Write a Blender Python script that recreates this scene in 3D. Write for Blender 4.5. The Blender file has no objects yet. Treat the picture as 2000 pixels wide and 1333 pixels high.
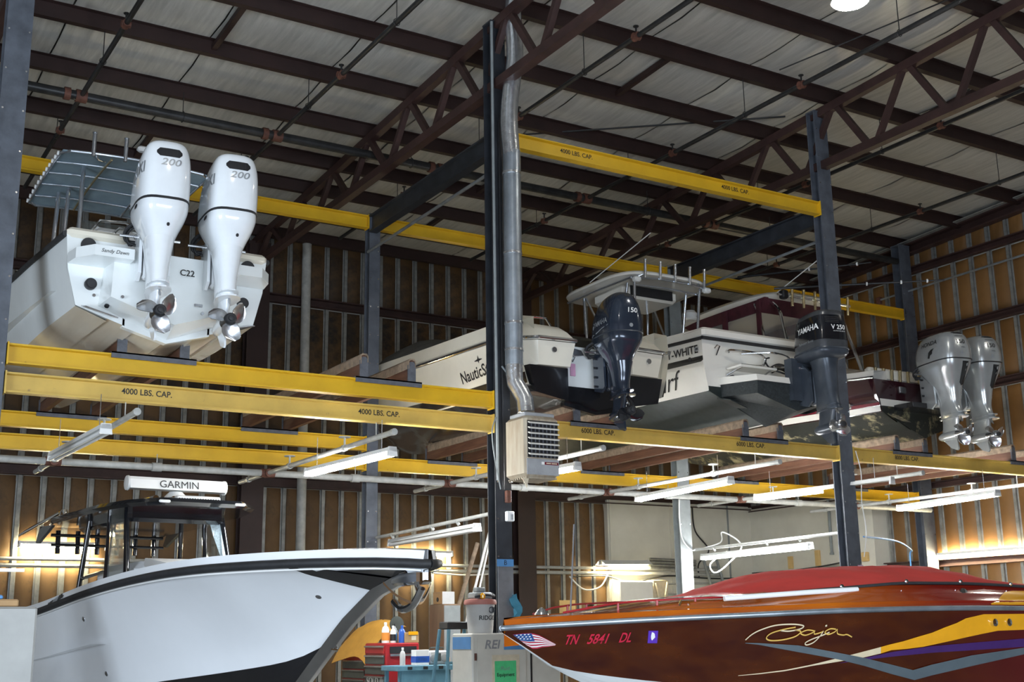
import bpy, math, random
import numpy as np
from mathutils import Vector, Matrix
from mathutils.bvhtree import BVHTree

S = bpy.context.scene
C = S.collection
random.seed(7)
PI = math.pi

# ---------------------------------------------------------------- camera
cam = bpy.data.cameras.new('camera')
cam.sensor_width = 36.0
cam.lens = 2403.3 / 2000 * 36
cam.clip_start = 0.05
cam.clip_end = 200
camo = bpy.data.objects.new('camera', cam)
C.objects.link(camo)
yaw, pitch, roll = math.radians(31.536), math.radians(13.413), math.radians(-0.8954)
fw = Vector((math.sin(yaw)*math.cos(pitch), math.cos(yaw)*math.cos(pitch), math.sin(pitch)))
rt = Vector((math.cos(yaw), -math.sin(yaw), 0))
up = rt.cross(fw)
r2 = rt*math.cos(roll) + up*math.sin(roll)
u2 = -rt*math.sin(roll) + up*math.cos(roll)
camo.matrix_world = Matrix(((r2.x, u2.x, -fw.x, 0), (r2.y, u2.y, -fw.y, 0), (r2.z, u2.z, -fw.z, 1.6), (0, 0, 0, 1)))
S.camera = camo

# ---------------------------------------------------------------- world, daylight, exposure
S.view_settings.view_transform = 'Standard'
S.view_settings.look = 'None'
S.view_settings.gamma = 1
S.view_settings.use_curve_mapping = False
S.view_settings.exposure = -0.12
w = bpy.data.worlds.new('world')
S.world = w
w.use_nodes = True
w.node_tree.nodes['Background'].inputs[0].default_value = (0.75, 0.85, 1.0, 1)
w.node_tree.nodes['Background'].inputs[1].default_value = 1.0

def area(name, loc, size, sy, power, col, tgt):
    l = bpy.data.lights.new(name, 'AREA')
    l.shape = 'RECTANGLE'; l.size = size; l.size_y = sy; l.energy = power; l.color = col
    o = bpy.data.objects.new(name, l)
    C.objects.link(o)
    o.location = loc
    o.rotation_euler = (Vector(tgt)-Vector(loc)).to_track_quat('-Z', 'Y').to_euler()
    return o
# daylight entering through the open bay doors in the front wall behind the camera
area('door_daylight', (2.0, -2.9, 1.85), 9.0, 3.5, 1350, (0.74, 0.86, 1.0), (2.0, 10, 1.85))
area('side_door_daylight', (-6.9, 5.0, 1.85), 6.0, 3.5, 1150, (0.74, 0.86, 1.0), (10, 5, 1.85))

# ---------------------------------------------------------------- materials
M = {}
def mat(name, col, rough=0.5, metal=0.0, var=0.0, scale=6.0, bump=0.0, col2=None, coat=0.0, emit=0.0,
        stretch=(1, 1, 1), alpha=1.0, trans=0.0, rnd=0.0, dirt=None, dirt_amt=0.0, dirt_scale=3.0, spec=0.5):
    m = bpy.data.materials.new(name)
    m.use_nodes = True
    nt = m.node_tree
    b = nt.nodes['Principled BSDF']
    b.inputs['Roughness'].default_value = rough
    b.inputs['Metallic'].default_value = metal
    b.inputs['Coat Weight'].default_value = coat
    b.inputs['Coat Roughness'].default_value = 0.06
    b.inputs['Specular IOR Level'].default_value = spec
    b.inputs['Alpha'].default_value = alpha
    b.inputs['Transmission Weight'].default_value = trans
    c = (*col, 1)
    b.inputs['Base Color'].default_value = c
    if emit:
        b.inputs['Emission Color'].default_value = c
        b.inputs['Emission Strength'].default_value = emit
    if var or bump or col2 or rnd or dirt:
        tc = nt.nodes.new('ShaderNodeTexCoord')
        mp = nt.nodes.new('ShaderNodeMapping')
        mp.inputs['Scale'].default_value = stretch
        nt.links.new(tc.outputs['Object'], mp.inputs[0])
        n = nt.nodes.new('ShaderNodeTexNoise')
        n.inputs['Scale'].default_value = scale
        n.inputs['Detail'].default_value = 5
        n.inputs['Roughness'].default_value = 0.6
        nt.links.new(mp.outputs[0], n.inputs['Vector'])
        mx = nt.nodes.new('ShaderNodeMix')
        mx.data_type = 'RGBA'
        a2 = col2 if col2 else tuple(max(0, v*(1-var)) for v in col)
        b2 = col if col2 else tuple(min(1, v*(1+var)) for v in col)
        mx.inputs[6].default_value = (*a2, 1)
        mx.inputs[7].default_value = (*b2, 1)
        cr = nt.nodes.new('ShaderNodeMapRange')
        cr.inputs['From Min'].default_value = 0.3
        cr.inputs['From Max'].default_value = 0.7
        nt.links.new(n.outputs[0], cr.inputs[0])
        nt.links.new(cr.outputs[0], mx.inputs[0])
        out = mx.outputs[2]
        if dirt:
            n2 = nt.nodes.new('ShaderNodeTexNoise')
            n2.inputs['Scale'].default_value = dirt_scale
            n2.inputs['Detail'].default_value = 8
            n2.inputs['Roughness'].default_value = 0.7
            nt.links.new(tc.outputs['Object'], n2.inputs['Vector'])
            r = nt.nodes.new('ShaderNodeMapRange')
            r.inputs['From Min'].default_value = 0.72-dirt_amt*0.4
            r.inputs['From Max'].default_value = 0.80-dirt_amt*0.3
            nt.links.new(n2.outputs[0], r.inputs[0])
            m3 = nt.nodes.new('ShaderNodeMix'); m3.data_type = 'RGBA'
            nt.links.new(r.outputs[0], m3.inputs[0])
            nt.links.new(out, m3.inputs[6])
            m3.inputs[7].default_value = (*dirt, 1)
            out = m3.outputs[2]
        if rnd:
            oi = nt.nodes.new('ShaderNodeObjectInfo')
            hs = nt.nodes.new('ShaderNodeHueSaturation')
            r = nt.nodes.new('ShaderNodeMapRange')
            r.inputs['To Min'].default_value = 1-rnd
            r.inputs['To Max'].default_value = 1+rnd
            nt.links.new(oi.outputs['Random'], r.inputs[0])
            nt.links.new(r.outputs[0], hs.inputs['Value'])
            nt.links.new(out, hs.inputs['Color'])
            out = hs.outputs[0]
        nt.links.new(out, b.inputs['Base Color'])
        if bump:
            bp = nt.nodes.new('ShaderNodeBump')
            bp.inputs['Strength'].default_value = bump
            bp.inputs['Distance'].default_value = 0.02
            nt.links.new(n.outputs[0], bp.inputs['Height'])
            nt.links.new(bp.outputs[0], b.inputs['Normal'])
    M[name] = m
    return m

mat('concrete', (0.20, 0.195, 0.18), 0.75, var=0.25, scale=1.2, bump=0.1)
mat('kraft', (0.15, 0.080, 0.026), 0.65, col2=(0.09, 0.046, 0.015), scale=1.8, bump=0.25, rnd=0.22, dirt=(0.018, 0.013, 0.008), dirt_amt=0.42, dirt_scale=0.9)
mat('kraft_stained_dimmed', (0.11, 0.058, 0.019), 0.7, col2=(0.06, 0.031, 0.011), scale=1.8, bump=0.25, rnd=0.3, dirt=(0.010, 0.008, 0.006), dirt_amt=0.68, dirt_scale=1.3)  # black blotches, plus a darker base that paints in the upper wall's shade
mat('kraft_clean', (0.235, 0.115, 0.032), 0.6, col2=(0.165, 0.078, 0.022), scale=1.8, bump=0.25, rnd=0.15)
mat('strap', (0.25, 0.25, 0.235), 0.45, metal=0.3, var=0.25, scale=9)
mat('louvre_paint', (0.62, 0.60, 0.54), 0.5, var=0.1)
mat('maroon_steel', (0.045, 0.021, 0.018), 0.55, var=0.3, scale=4, rnd=0.1)
mat('purlin_steel', (0.026, 0.011, 0.009), 0.6, var=0.25, scale=3)
mat('black_steel', (0.024, 0.027, 0.033), 0.5, var=0.35, scale=5)
mat('col_grey', (0.085, 0.095, 0.115), 0.5, var=0.3, scale=5, dirt=(0.16, 0.16, 0.16), dirt_amt=0.12, dirt_scale=7)
mat('blanket', (0.54, 0.525, 0.475), 0.34, col2=(0.36, 0.35, 0.315), scale=6.0, stretch=(2.2, 0.22, 1), bump=0.2, rnd=0.10)
mat('roof_sheet', (0.40, 0.39, 0.35), 0.6)
mat('yellow', (0.70, 0.42, 0.015), 0.42, col2=(0.58, 0.34, 0.012), scale=2.5, dirt=(0.10, 0.06, 0.02), dirt_amt=0.10, dirt_scale=9)
mat('yellow_worn', (0.66, 0.44, 0.09), 0.5, col2=(0.50, 0.33, 0.07), scale=2.5, dirt=(0.13, 0.09, 0.06), dirt_amt=0.16, dirt_scale=7)
mat('white_block', (0.70, 0.68, 0.59), 0.7, col2=(0.60, 0.58, 0.50), scale=1.5, bump=0.1, dirt=(0.30, 0.26, 0.19), dirt_amt=0.10, dirt_scale=1.4)
mat('white_pipe', (0.40, 0.40, 0.375), 0.45, var=0.2, scale=8)
mat('black_pipe', (0.035, 0.035, 0.035), 0.4, metal=0.4, var=0.4, scale=6)
mat('rust', (0.12, 0.045, 0.028), 0.7, var=0.4, scale=20)
mat('galv', (0.36, 0.40, 0.44), 0.38, metal=0.75, var=0.25, scale=4)
mat('foil', (0.70, 0.72, 0.74), 0.25, metal=0.9, var=0.2, scale=14, bump=0.3)
mat('heater', (0.42, 0.37, 0.28), 0.55, col2=(0.30, 0.235, 0.16), scale=6, stretch=(3, 3, 0.4))
mat('heater_grey', (0.33, 0.34, 0.35), 0.5, var=0.15)
mat('dark', (0.012, 0.012, 0.014), 0.5, var=0.3, scale=10)
mat('black_gloss', (0.010, 0.011, 0.014), 0.12, coat=0.6, var=0.3, scale=4)
mat('rubber', (0.02, 0.02, 0.022), 0.6, var=0.3, scale=12)
mat('wood', (0.15, 0.066, 0.034), 0.65, col2=(0.08, 0.031, 0.018), scale=5, stretch=(6, 0.6, 6), bump=0.1)
mat('carpet', (0.24, 0.175, 0.12), 0.95, var=0.35, scale=14, bump=0.4)
mat('bracket', (0.095, 0.10, 0.115), 0.6, var=0.3, scale=12, bump=0.2)
mat('gelcoat', (0.80, 0.83, 0.82), 0.22, var=0.04, scale=2, coat=0.4)
mat('gelcoat_cream', (0.79, 0.74, 0.62), 0.25, var=0.05, scale=2, coat=0.3)
mat('gelcoat_ivory', (0.80, 0.77, 0.70), 0.22, var=0.04, scale=2, coat=0.4)
mat('bottom_cream', (0.72, 0.66, 0.54), 0.18, col2=(0.60, 0.53, 0.42), scale=2.0, stretch=(3, 0.3, 3), coat=0.5)
mat('bottom_green', (0.010, 0.014, 0.014), 0.5, col2=(0.022, 0.031, 0.029), scale=9, dirt=(0.10, 0.16, 0.14), dirt_amt=0.12, dirt_scale=16)
mat('bottom_peel', (0.006, 0.008, 0.006), 0.55, col2=(0.014, 0.017, 0.012), scale=5, dirt=(0.42, 0.36, 0.20), dirt_amt=0.48, dirt_scale=2.6)
mat('speckle', (0.035, 0.042, 0.044), 0.6, col2=(0.016, 0.02, 0.02), scale=30, dirt=(0.22, 0.24, 0.23), dirt_amt=0.22, dirt_scale=42)
mat('hull_black', (0.012, 0.012, 0.014), 0.22, var=0.3, scale=3, coat=0.5)
mat('hull_maroon', (0.035, 0.010, 0.014), 0.10, var=0.25, scale=3, coat=0.8)
mat('red_stripe', (0.16, 0.018, 0.03), 0.2, var=0.1)
mat('hull_white', (0.88, 0.90, 0.92), 0.13, var=0.03, scale=1.0, coat=0.6)
mat('chrome', (0.85, 0.86, 0.88), 0.08, metal=1.0, var=0.05)
mat('alu', (0.62, 0.66, 0.72), 0.22, metal=0.9, var=0.1)
mat('brass', (0.66, 0.56, 0.34), 0.25, metal=0.9, var=0.1)
mat('steel', (0.55, 0.56, 0.58), 0.25, metal=0.95, var=0.25, scale=6)
mat('suz_white', (0.82, 0.85, 0.87), 0.16, coat=0.5, var=0.03)
mat('yam_blue', (0.028, 0.038, 0.058), 0.20, metal=0.35, coat=0.6, var=0.15, scale=3)
mat('yam_grey', (0.060, 0.072, 0.090), 0.35, metal=0.3, var=0.3, scale=4)
mat('yam_side', (0.075, 0.08, 0.088), 0.30, metal=0.4, var=0.3, scale=5)
mat('hon_silver', (0.50, 0.52, 0.52), 0.24, metal=0.55, coat=0.4, var=0.06)
mat('canvas_blue', (0.20, 0.275, 0.32), 0.85, var=0.12, scale=5, bump=0.1)
mat('canvas_grey', (0.13, 0.13, 0.12), 0.9, var=0.2, scale=4, bump=0.2)
mat('canvas_maroon', (0.07, 0.012, 0.02), 0.8, var=0.3, scale=5)
mat('canvas_red', (0.66, 0.040, 0.030), 0.75, var=0.10, scale=3.0, bump=0.25)
mat('white_plastic', (0.80, 0.80, 0.78), 0.35, var=0.03)
mat('glass', (0.55, 0.62, 0.60), 0.03, trans=0.92, var=0.02, alpha=0.5)
mat('vinyl', (0.55, 0.56, 0.56), 0.08, alpha=0.28, var=0.1)
mat('glass_broken', (0.55, 0.66, 0.70), 0.35, var=0.3, scale=60, alpha=0.8)
mat('text_black', (0.015, 0.015, 0.015), 0.5, var=0.1)
mat('text_grey', (0.35, 0.37, 0.39), 0.35, metal=0.4, var=0.1)
mat('text_white', (0.80, 0.80, 0.78), 0.4, var=0.03)
mat('text_red', (0.52, 0.02, 0.05), 0.4, var=0.2, scale=30)
mat('tool_red', (0.32, 0.016, 0.02), 0.35, var=0.15)
mat('drawer_grey', (0.055, 0.065, 0.06), 0.4, var=0.2)
mat('blue_paint', (0.10, 0.235, 0.31), 0.55, var=0.2, scale=7)
mat('tape_blue', (0.08, 0.24, 0.50), 0.6, var=0.1)
mat('tape_green', (0.08, 0.56, 0.22), 0.6, var=0.1, scale=20)
mat('paper', (0.62, 0.54, 0.40), 0.8, var=0.15, scale=12)
mat('cardboard', (0.36, 0.22, 0.10), 0.8, var=0.15)
mat('plywood', (0.62, 0.42, 0.17), 0.6, var=0.1)
mat('tarp', (0.52, 0.26, 0.035), 0.75, var=0.15, scale=5, bump=0.3)
mat('crate_grey', (0.30, 0.295, 0.275), 0.6, var=0.1)
mat('cab_cream', (0.58, 0.56, 0.50), 0.5, var=0.06, dirt=(0.28, 0.20, 0.14), dirt_amt=0.08, dirt_scale=11)
mat('cab_grey', (0.24, 0.26, 0.26), 0.5, var=0.15)
mat('cab_brown', (0.20, 0.125, 0.075), 0.5, var=0.2, stretch=(1, 1, 0.2))
mat('vac_grey', (0.50, 0.50, 0.49), 0.5, var=0.08)
mat('vac_pink', (0.42, 0.16, 0.13), 0.6, var=0.15)
mat('bottle_blue', (0.02, 0.09, 0.40), 0.35, var=0.1)
mat('bottle_white', (0.72, 0.72, 0.68), 0.4, var=0.1)
mat('label_orange', (0.75, 0.27, 0.04), 0.5, var=0.1)
mat('rag_blue', (0.06, 0.24, 0.36), 0.9, var=0.3, bump=0.4)
mat('pink', (0.62, 0.34, 0.50), 0.8, var=0.1)
mat('baja_deck', (0.46, 0.115, 0.008), 0.10, col2=(0.30, 0.055, 0.006), scale=1.3, stretch=(3, 0.5, 1), coat=1.0)
mat('baja_side', (0.030, 0.002, 0.0015), 0.12, col2=(0.075, 0.015, 0.0015), scale=3.2, stretch=(1.5, 0.7, 2.4), coat=0.7)
mat('baja_red', (0.20, 0.012, 0.008), 0.10, col2=(0.28, 0.04, 0.006), scale=1.3, coat=1.0)
mat('decal_yellow', (0.80, 0.36, 0.012), 0.15, coat=0.8, var=0.08)
mat('decal_cream', (0.72, 0.60, 0.40), 0.2, coat=0.6, var=0.08)
mat('decal_purple', (0.055, 0.018, 0.12), 0.15, coat=0.8, var=0.1)
mat('decal_grey', (0.10, 0.125, 0.14), 0.15, coat=0.8, var=0.15, scale=3)
mat('decal_gold', (0.66, 0.42, 0.10), 0.25, coat=0.5, var=0.2)
mat('flag_blue', (0.03, 0.08, 0.24), 0.4, var=0.1)
mat('flag_red', (0.42, 0.03, 0.06), 0.4, var=0.1)
mat('sticker_purple', (0.10, 0.035, 0.40), 0.4, var=0.05)
mat('tube_cool', (0.95, 0.98, 1.0), 0.4, emit=200.0)
mat('tube_warm', (1.0, 0.88, 0.55), 0.4, emit=320.0)
mat('lamp_glow', (1.0, 0.95, 0.85), 0.4, emit=150.0)

def paint_fade(name, col, y0, y1):
    # airbrushed paint that changes colour along the boat (object Y)
    nt = M[name].node_tree; b = nt.nodes['Principled BSDF']
    src = b.inputs['Base Color'].links[0].from_socket
    tc = nt.nodes.new('ShaderNodeTexCoord'); sx = nt.nodes.new('ShaderNodeSeparateXYZ'); r = nt.nodes.new('ShaderNodeMapRange'); mx = nt.nodes.new('ShaderNodeMix')
    mx.data_type = 'RGBA'
    nt.links.new(tc.outputs['Object'], sx.inputs[0]); nt.links.new(sx.outputs['Y'], r.inputs[0])
    r.inputs['From Min'].default_value = y0; r.inputs['From Max'].default_value = y1
    r.inputs['To Min'].default_value = 1; r.inputs['To Max'].default_value = 0
    nt.links.new(r.outputs[0], mx.inputs[0]); nt.links.new(src, mx.inputs[6]); mx.inputs[7].default_value = (*col, 1)
    nt.links.new(mx.outputs[2], b.inputs['Base Color'])
paint_fade('baja_side', (0.10, 0.007, 0.008), 3.4, 4.6)
paint_fade('baja_deck', (0.20, 0.014, 0.008), 4.4, 5.4)

# ---------------------------------------------------------------- mesh helpers
def V(*a): return Vector(a)
class MB:
    def __init__(s): s.v = []; s.f = []
    def add(s, vs, fs):
        o = len(s.v)
        s.v += [tuple(p) for p in vs]
        s.f += [tuple(i+o for i in f) for f in fs]
        return s
    def box(s, x0, x1, y0, y1, z0, z1):
        return s.add([(x0,y0,z0),(x1,y0,z0),(x1,y1,z0),(x0,y1,z0),(x0,y0,z1),(x1,y0,z1),(x1,y1,z1),(x0,y1,z1)],
                     [(3,2,1,0),(4,5,6,7),(0,1,5,4),(1,2,6,5),(2,3,7,6),(3,0,4,7)])
    def bbox(s, x0, x1, y0, y1, z0, z1, b=0.01):
        # box with chamfered edges
        P = []
        for z, i in ((z0, b), (z0+b, 0), (z1-b, 0), (z1, b)):
            xa, xb, ya, yb = x0+i, x1-i, y0+i, y1-i
            c = b if i == 0 else b*0.6
            P.append([V(xa+c,ya,z),V(xb-c,ya,z),V(xb,ya+c,z),V(xb,yb-c,z),V(xb-c,yb,z),V(xa+c,yb,z),V(xa,yb-c,z),V(xa,ya+c,z)])
        return s.loft(P)
    def loft(s, rings, closed=True, cap0=True, cap1=True):
        n = len(rings[0]); vs = [p for r in rings for p in r]; fs = []
        for i in range(len(rings)-1):
            for j in range(n if closed else n-1):
                k = (j+1) % n
                fs.append((i*n+j, i*n+k, (i+1)*n+k, (i+1)*n+j))
        if closed and cap0: fs.append(tuple(range(n-1, -1, -1)))
        if closed and cap1: fs.append(tuple((len(rings)-1)*n+j for j in range(n)))
        return s.add(vs, fs)
    def cyl(s, p0, p1, r0, r1=None, n=12):
        r1 = r0 if r1 is None else r1
        p0 = Vector(p0); p1 = Vector(p1); d = (p1-p0).normalized()
        a = d.orthogonal().normalized(); b = d.cross(a)
        R = [[p+(a*math.cos(2*PI*k/n)+b*math.sin(2*PI*k/n))*r for k in range(n)] for p, r in ((p0, r0), (p1, r1))]
        return s.loft(R)
    def lathe(s, o, prof, d=(0, 0, 1), n=20):
        o = Vector(o); d = Vector(d).normalized(); a = d.orthogonal().normalized(); b = d.cross(a)
        return s.loft([[o+d*h+(a*math.cos(2*PI*k/n)+b*math.sin(2*PI*k/n))*max(r, 0.0005) for k in range(n)] for r, h in prof])
    def tube(s, pts, r, n=8, closed=False):
        pts = [Vector(p) for p in pts]; m = len(pts); R = []
        ref = None
        for i, p in enumerate(pts):
            if closed: t = pts[(i+1) % m]-pts[i-1]
            else: t = pts[min(i+1, m-1)]-pts[max(i-1, 0)]
            t.normalize()
            if ref is None: ref = t.orthogonal().normalized()
            ref = (ref-t*ref.dot(t))
            if ref.length < 1e-5: ref = t.orthogonal()
            ref.normalize(); b = t.cross(ref)
            rr = r[i] if isinstance(r, (list, tuple)) else r
            R.append([p+(ref*math.cos(2*PI*k/n)+b*math.sin(2*PI*k/n))*rr for k in range(n)])
        if closed: R.append(R[0])
        return s.loft(R, True, not closed, not closed)
    def extr(s, poly, o, ux, uy, w):
        o, ux, uy, w = Vector(o), Vector(ux), Vector(uy), Vector(w)
        A = [o+ux*a+uy*b for a, b in poly]
        return s.loft([A, [p+w for p in A]])
    def grid(s, rows):
        return s.loft(rows, closed=False)
    def mirror(s):
        n = len(s.v); s.v += [(-x, y, z) for x, y, z in s.v]; s.f += [tuple(i+n for i in reversed(f)) for f in s.f]; return s
    def xf(s, mtx):
        s.v = [tuple(mtx @ Vector(p)) for p in s.v]; return s
    def mesh(s, name, smooth=38, solid=0.0):
        me = bpy.data.meshes.new(name)
        me.from_pydata(s.v, [], s.f)
        import bmesh
        bm = bmesh.new(); bm.from_mesh(me)
        bmesh.ops.remove_doubles(bm, verts=bm.verts, dist=1e-5)
        bmesh.ops.recalc_face_normals(bm, faces=bm.faces)
        if solid:
            bmesh.ops.solidify(bm, geom=bm.faces[:], thickness=solid)
        bm.to_mesh(me); bm.free()
        if smooth:
            me.polygons.foreach_set('use_smooth', [True]*len(me.polygons))
            me.set_sharp_from_angle(angle=math.radians(smooth))
        return me
    def build(s, name, m, parent=None, loc=None, smooth=38, solid=0.0, world=False):
        if world and parent is not None:
            o = Vector((0, 0, 0)); p = parent
            while p: o += p.location; p = p.parent
            s.v = [tuple(Vector(q)-o) for q in s.v]
        if loc is not None:
            s.v = [tuple(Vector(q)-Vector(loc)) for q in s.v]
        ob = bpy.data.objects.new(name, s.mesh(name, smooth, solid))
        ob.data.materials.append(M[m] if isinstance(m, str) else m)
        C.objects.link(ob)
        if parent: ob.parent = parent
        if loc is not None: ob.location = loc
        return ob

def tag(o, label=None, cat=None, group=None, kind=None):
    if label: o['label'] = label
    if cat: o['category'] = cat
    if group: o['group'] = group
    if kind: o['kind'] = kind
    return o
def thing(name, label, cat, loc=(0, 0, 0), rz=0.0, group=None):
    o = bpy.data.objects.new(name, None); C.objects.link(o)
    o.empty_display_size = 0.2
    o.location = loc; o.rotation_euler = (0, 0, rz)
    return tag(o, label, cat, group)
def copy_tree(o, parent=None):
    c = o.copy(); C.objects.link(c); c.parent = parent
    for ch in list(o.children): copy_tree(ch, c)
    return c
def inst(src_mesh, name, m, parent, loc, rz=0.0, scale=None):
    ob = bpy.data.objects.new(name, src_mesh); C.objects.link(ob)
    ob.parent = parent; ob.location = loc; ob.rotation_euler = (0, 0, rz)
    if scale: ob.scale = scale
    return ob
def text_mesh(txt, size, shear=0.0, off=0.0, width=1.0, depth=0.0):
    cu = bpy.data.curves.new('txt', 'FONT')
    cu.body = txt; cu.size = size; cu.shear = shear; cu.offset = off
    cu.align_x = 'CENTER'; cu.align_y = 'CENTER'; cu.resolution_u = 3; cu.extrude = depth
    ob = bpy.data.objects.new('txt', cu); C.objects.link(ob)
    dg = bpy.context.evaluated_depsgraph_get()
    me = bpy.data.meshes.new_from_object(ob.evaluated_get(dg))
    bpy.data.objects.remove(ob)
    bpy.data.curves.remove(cu)
    for v in me.vertices: v.co.x *= width
    return me
def text(txt, size, m, parent, o, ux, uy, name='lettering', shear=0.0, off=0.0, width=1.0, bvh=None, d=None, lift=0.004):
    # flat print; with a bvh the print follows the surface hit along d
    me = text_mesh(txt, size, shear, min(off, size*0.016), width)
    me.name = name
    o, ux, uy = Vector(o), Vector(ux).normalized(), Vector(uy).normalized()
    for v in me.vertices:
        p = o+ux*v.co.x+uy*v.co.y
        if bvh is not None:
            h = bvh.ray_cast(p-Vector(d)*2.0, Vector(d))
            p = h[0]-Vector(d)*lift if h[0] is not None else bvh.find_nearest(p)[0]-Vector(d)*lift
        v.co = p
    ob = bpy.data.objects.new(name, me); C.objects.link(ob)
    me.materials.clear(); me.materials.append(M[m])
    ob.parent = parent
    return ob
def bvh_of(*obs):
    vs = []; fs = []
    for ob in obs:
        o = len(vs)
        vs += [v.co.copy() for v in ob.data.vertices]
        fs += [tuple(i+o for i in p.vertices) for p in ob.data.polygons]
    return BVHTree.FromPolygons(vs, fs)
def catmull(pts, n=8):
    P = [Vector(p) for p in pts]; out = []
    for i in range(len(P)-1):
        a, b, c, d = P[max(i-1, 0)], P[i], P[i+1], P[min(i+2, len(P)-1)]
        for k in range(n):
            t = k/n
            out.append(0.5*((2*b)+(c-a)*t+(2*a-5*b+4*c-d)*t*t+(3*b-a-3*c+d)*t**3))
    out.append(P[-1]); return out
# ================================================================ the building
XR, YB, XL, YF = 18.98, 20.86, -7.0, -3.0
def roofz(y): return 9.60-0.0448*y
def struct(ob): ob['kind'] = 'structure'; return ob
struct(MB().box(XL, XR+0.3, YF, YB+0.3, -0.15, 0.0).build('floor', 'concrete'))
wb = struct(MB().box(XL, XR+0.3, YB+0.06, YB+0.3, 0, 9.2).build('wall_back', 'roof_sheet'))
wr = struct(MB().box(XR+0.06, XR+0.3, YF, YB+0.06, 0, 10.3).build('wall_right', 'roof_sheet'))
struct(MB().box(XL-0.2, XL, YF, 2, 0, 10.3).box(XL-0.2, XL, 8, YB+0.3, 0, 10.3).box(XL-0.2, XL, 2, 8, 3.65, 10.3).build('wall_left', 'kraft_clean'))
struct(MB().box(XL, -2.6, YF-0.2, YF, 0, 10.3).box(6.6, XR+0.3, YF-0.2, YF, 0, 10.3).box(-2.6, 6.6, YF-0.2, YF, 3.65, 10.3).build('wall_front', 'kraft_clean'))
ceil = MB()
ceil.add([(XL, YF, roofz(YF)+0.42), (XR+0.3, YF, roofz(YF)+0.42), (XR+0.3, YB+0.3, roofz(YB)+0.42), (XL, YB+0.3, roofz(YB)+0.42),
          (XL, YF, roofz(YF)+0.5), (XR+0.3, YF, roofz(YF)+0.5), (XR+0.3, YB+0.3, roofz(YB)+0.5), (XL, YB+0.3, roofz(YB)+0.5)],
         [(3,2,1,0),(4,5,6,7),(0,1,5,4),(1,2,6,5),(2,3,7,6),(3,0,4,7)])
ceil = struct(ceil.build('ceiling', 'roof_sheet', smooth=0))

# --- purlins, struts and insulation blankets of the roof
PY = [-1.65, -0.3, 1.05, 2.4, 3.75, 5.1, 6.45, 7.75, 9.06, 10.46, 11.81, 13.17, 14.5, 15.86, 17.2, 18.28, 19.4, 20.5]
for y in PY:
    z = roofz(y)+0.04
    pm = MB().extr([(0, 0), (0.09, 0), (0.09, 0.03), (0.02, 0.03), (0.02, 0.2), (-0.07, 0.2), (-0.07, 0.185), (0, 0.185)],
                   (XL, y, z), (0, 1, 0), (0, 0, 1), (XR-XL, 0, 0))
    pm.build('purlin', 'purlin_steel', ceil, smooth=0)
sm = {}
for x, i in ((4.42, 11), (9.92, 10), (4.42, 14), (9.92, 13), (14.6, 9), (14.6, 11), (9.92, 7), (4.42, 8), (9.92, 15), (4.42, 15), (15.6, 12)):
    y0, y1 = PY[i]+0.02, PY[i+1]
    MB().extr([(-0.035, 0), (0.035, 0), (0.035, 0.07), (-0.035, 0.07)], (x, y0, roofz(y0)+0.10), (1, 0, 0), (0, 0, 1), (0, y1-y0, roofz(y1)-roofz(y0))).build('purlin_strut', 'purlin_steel', ceil, smooth=0)
blk = {}
def blanket(lx, ly, seed):
    k = (round(ly, 2), seed)
    if k in blk: return blk[k]
    rr = random.Random(seed); rows = []
    for j in range(5):
        v = j/4; row = []
        for i in range(5):
            u = i/4
            sag = -0.055*math.sin(PI*v)*(0.75+0.25*math.sin(PI*u))*(0.8+0.4*rr.random())
            row.append(V((u-0.5)*lx, v*ly, sag-0.0448*v*ly))
        rows.append(row)
    blk[k] = MB().grid(rows).mesh('insulation_blanket', 60)
    blk[k].materials.append(M['blanket'])
    return blk[k]
for i in range(5, len(PY)-1):
    y0, y1 = PY[i], PY[i+1]
    x = 0.92
    while x < XR:
        inst(blanket(1.69, y1-y0, random.randint(0, 3)), 'insulation_blanket', None, ceil, (x+0.86, y0, roofz(y0)+0.235), scale=None)
        x += 1.71

# --- insulation panels and furring straps on the walls
def panel_mesh(wd, h, key, m):
    rows = []
    for j, v in enumerate((0, 0.06, 0.94, 1)):
        rows.append([V((u-0.5)*wd, -0.045*(0 if (u in (0, 1) or v in (0, 1)) else 1), v*h) for u in (0, 0.15, 0.5, 0.85, 1)])
    me = MB().grid(rows).mesh('insulation_panel', 50); me.materials.append(M[m]); return me
def strap_mesh(h):
    me = MB().extr([(-0.055, 0), (-0.03, -0.004), (-0.03, -0.05), (0.03, -0.05), (0.03, -0.004), (0.055, 0)], (0, 0, 0), (1, 0, 0), (0, 1, 0), (0, 0, h)).mesh('furring_strap', 0)
    me.materials.append(M['strap']); return me
BS = 0.3715
tiers_b = [(0.0, 4.2), (4.38, 7.58), (7.74, 8.98)]
pm = [panel_mesh(BS-0.07, b-a, 0, 'kraft') for a, b in tiers_b]
ps = [panel_mesh(BS-0.07, b-a, 0, 'kraft_stained_dimmed') for a, b in tiers_b]
sb = strap_mesh(8.98)
sb_hi = strap_mesh(4.6)
x = 1.30
while x < XR-0.1:
    hi = x > 14.85
    for k, (a, b) in enumerate(tiers_b):
        if hi and k == 0: continue
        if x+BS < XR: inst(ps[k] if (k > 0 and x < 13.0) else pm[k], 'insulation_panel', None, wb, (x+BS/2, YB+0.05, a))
    inst(sb_hi if hi else sb, 'furring_strap', None, wb, (x, YB+0.035, 4.38 if hi else 0))
    x += BS
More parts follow.
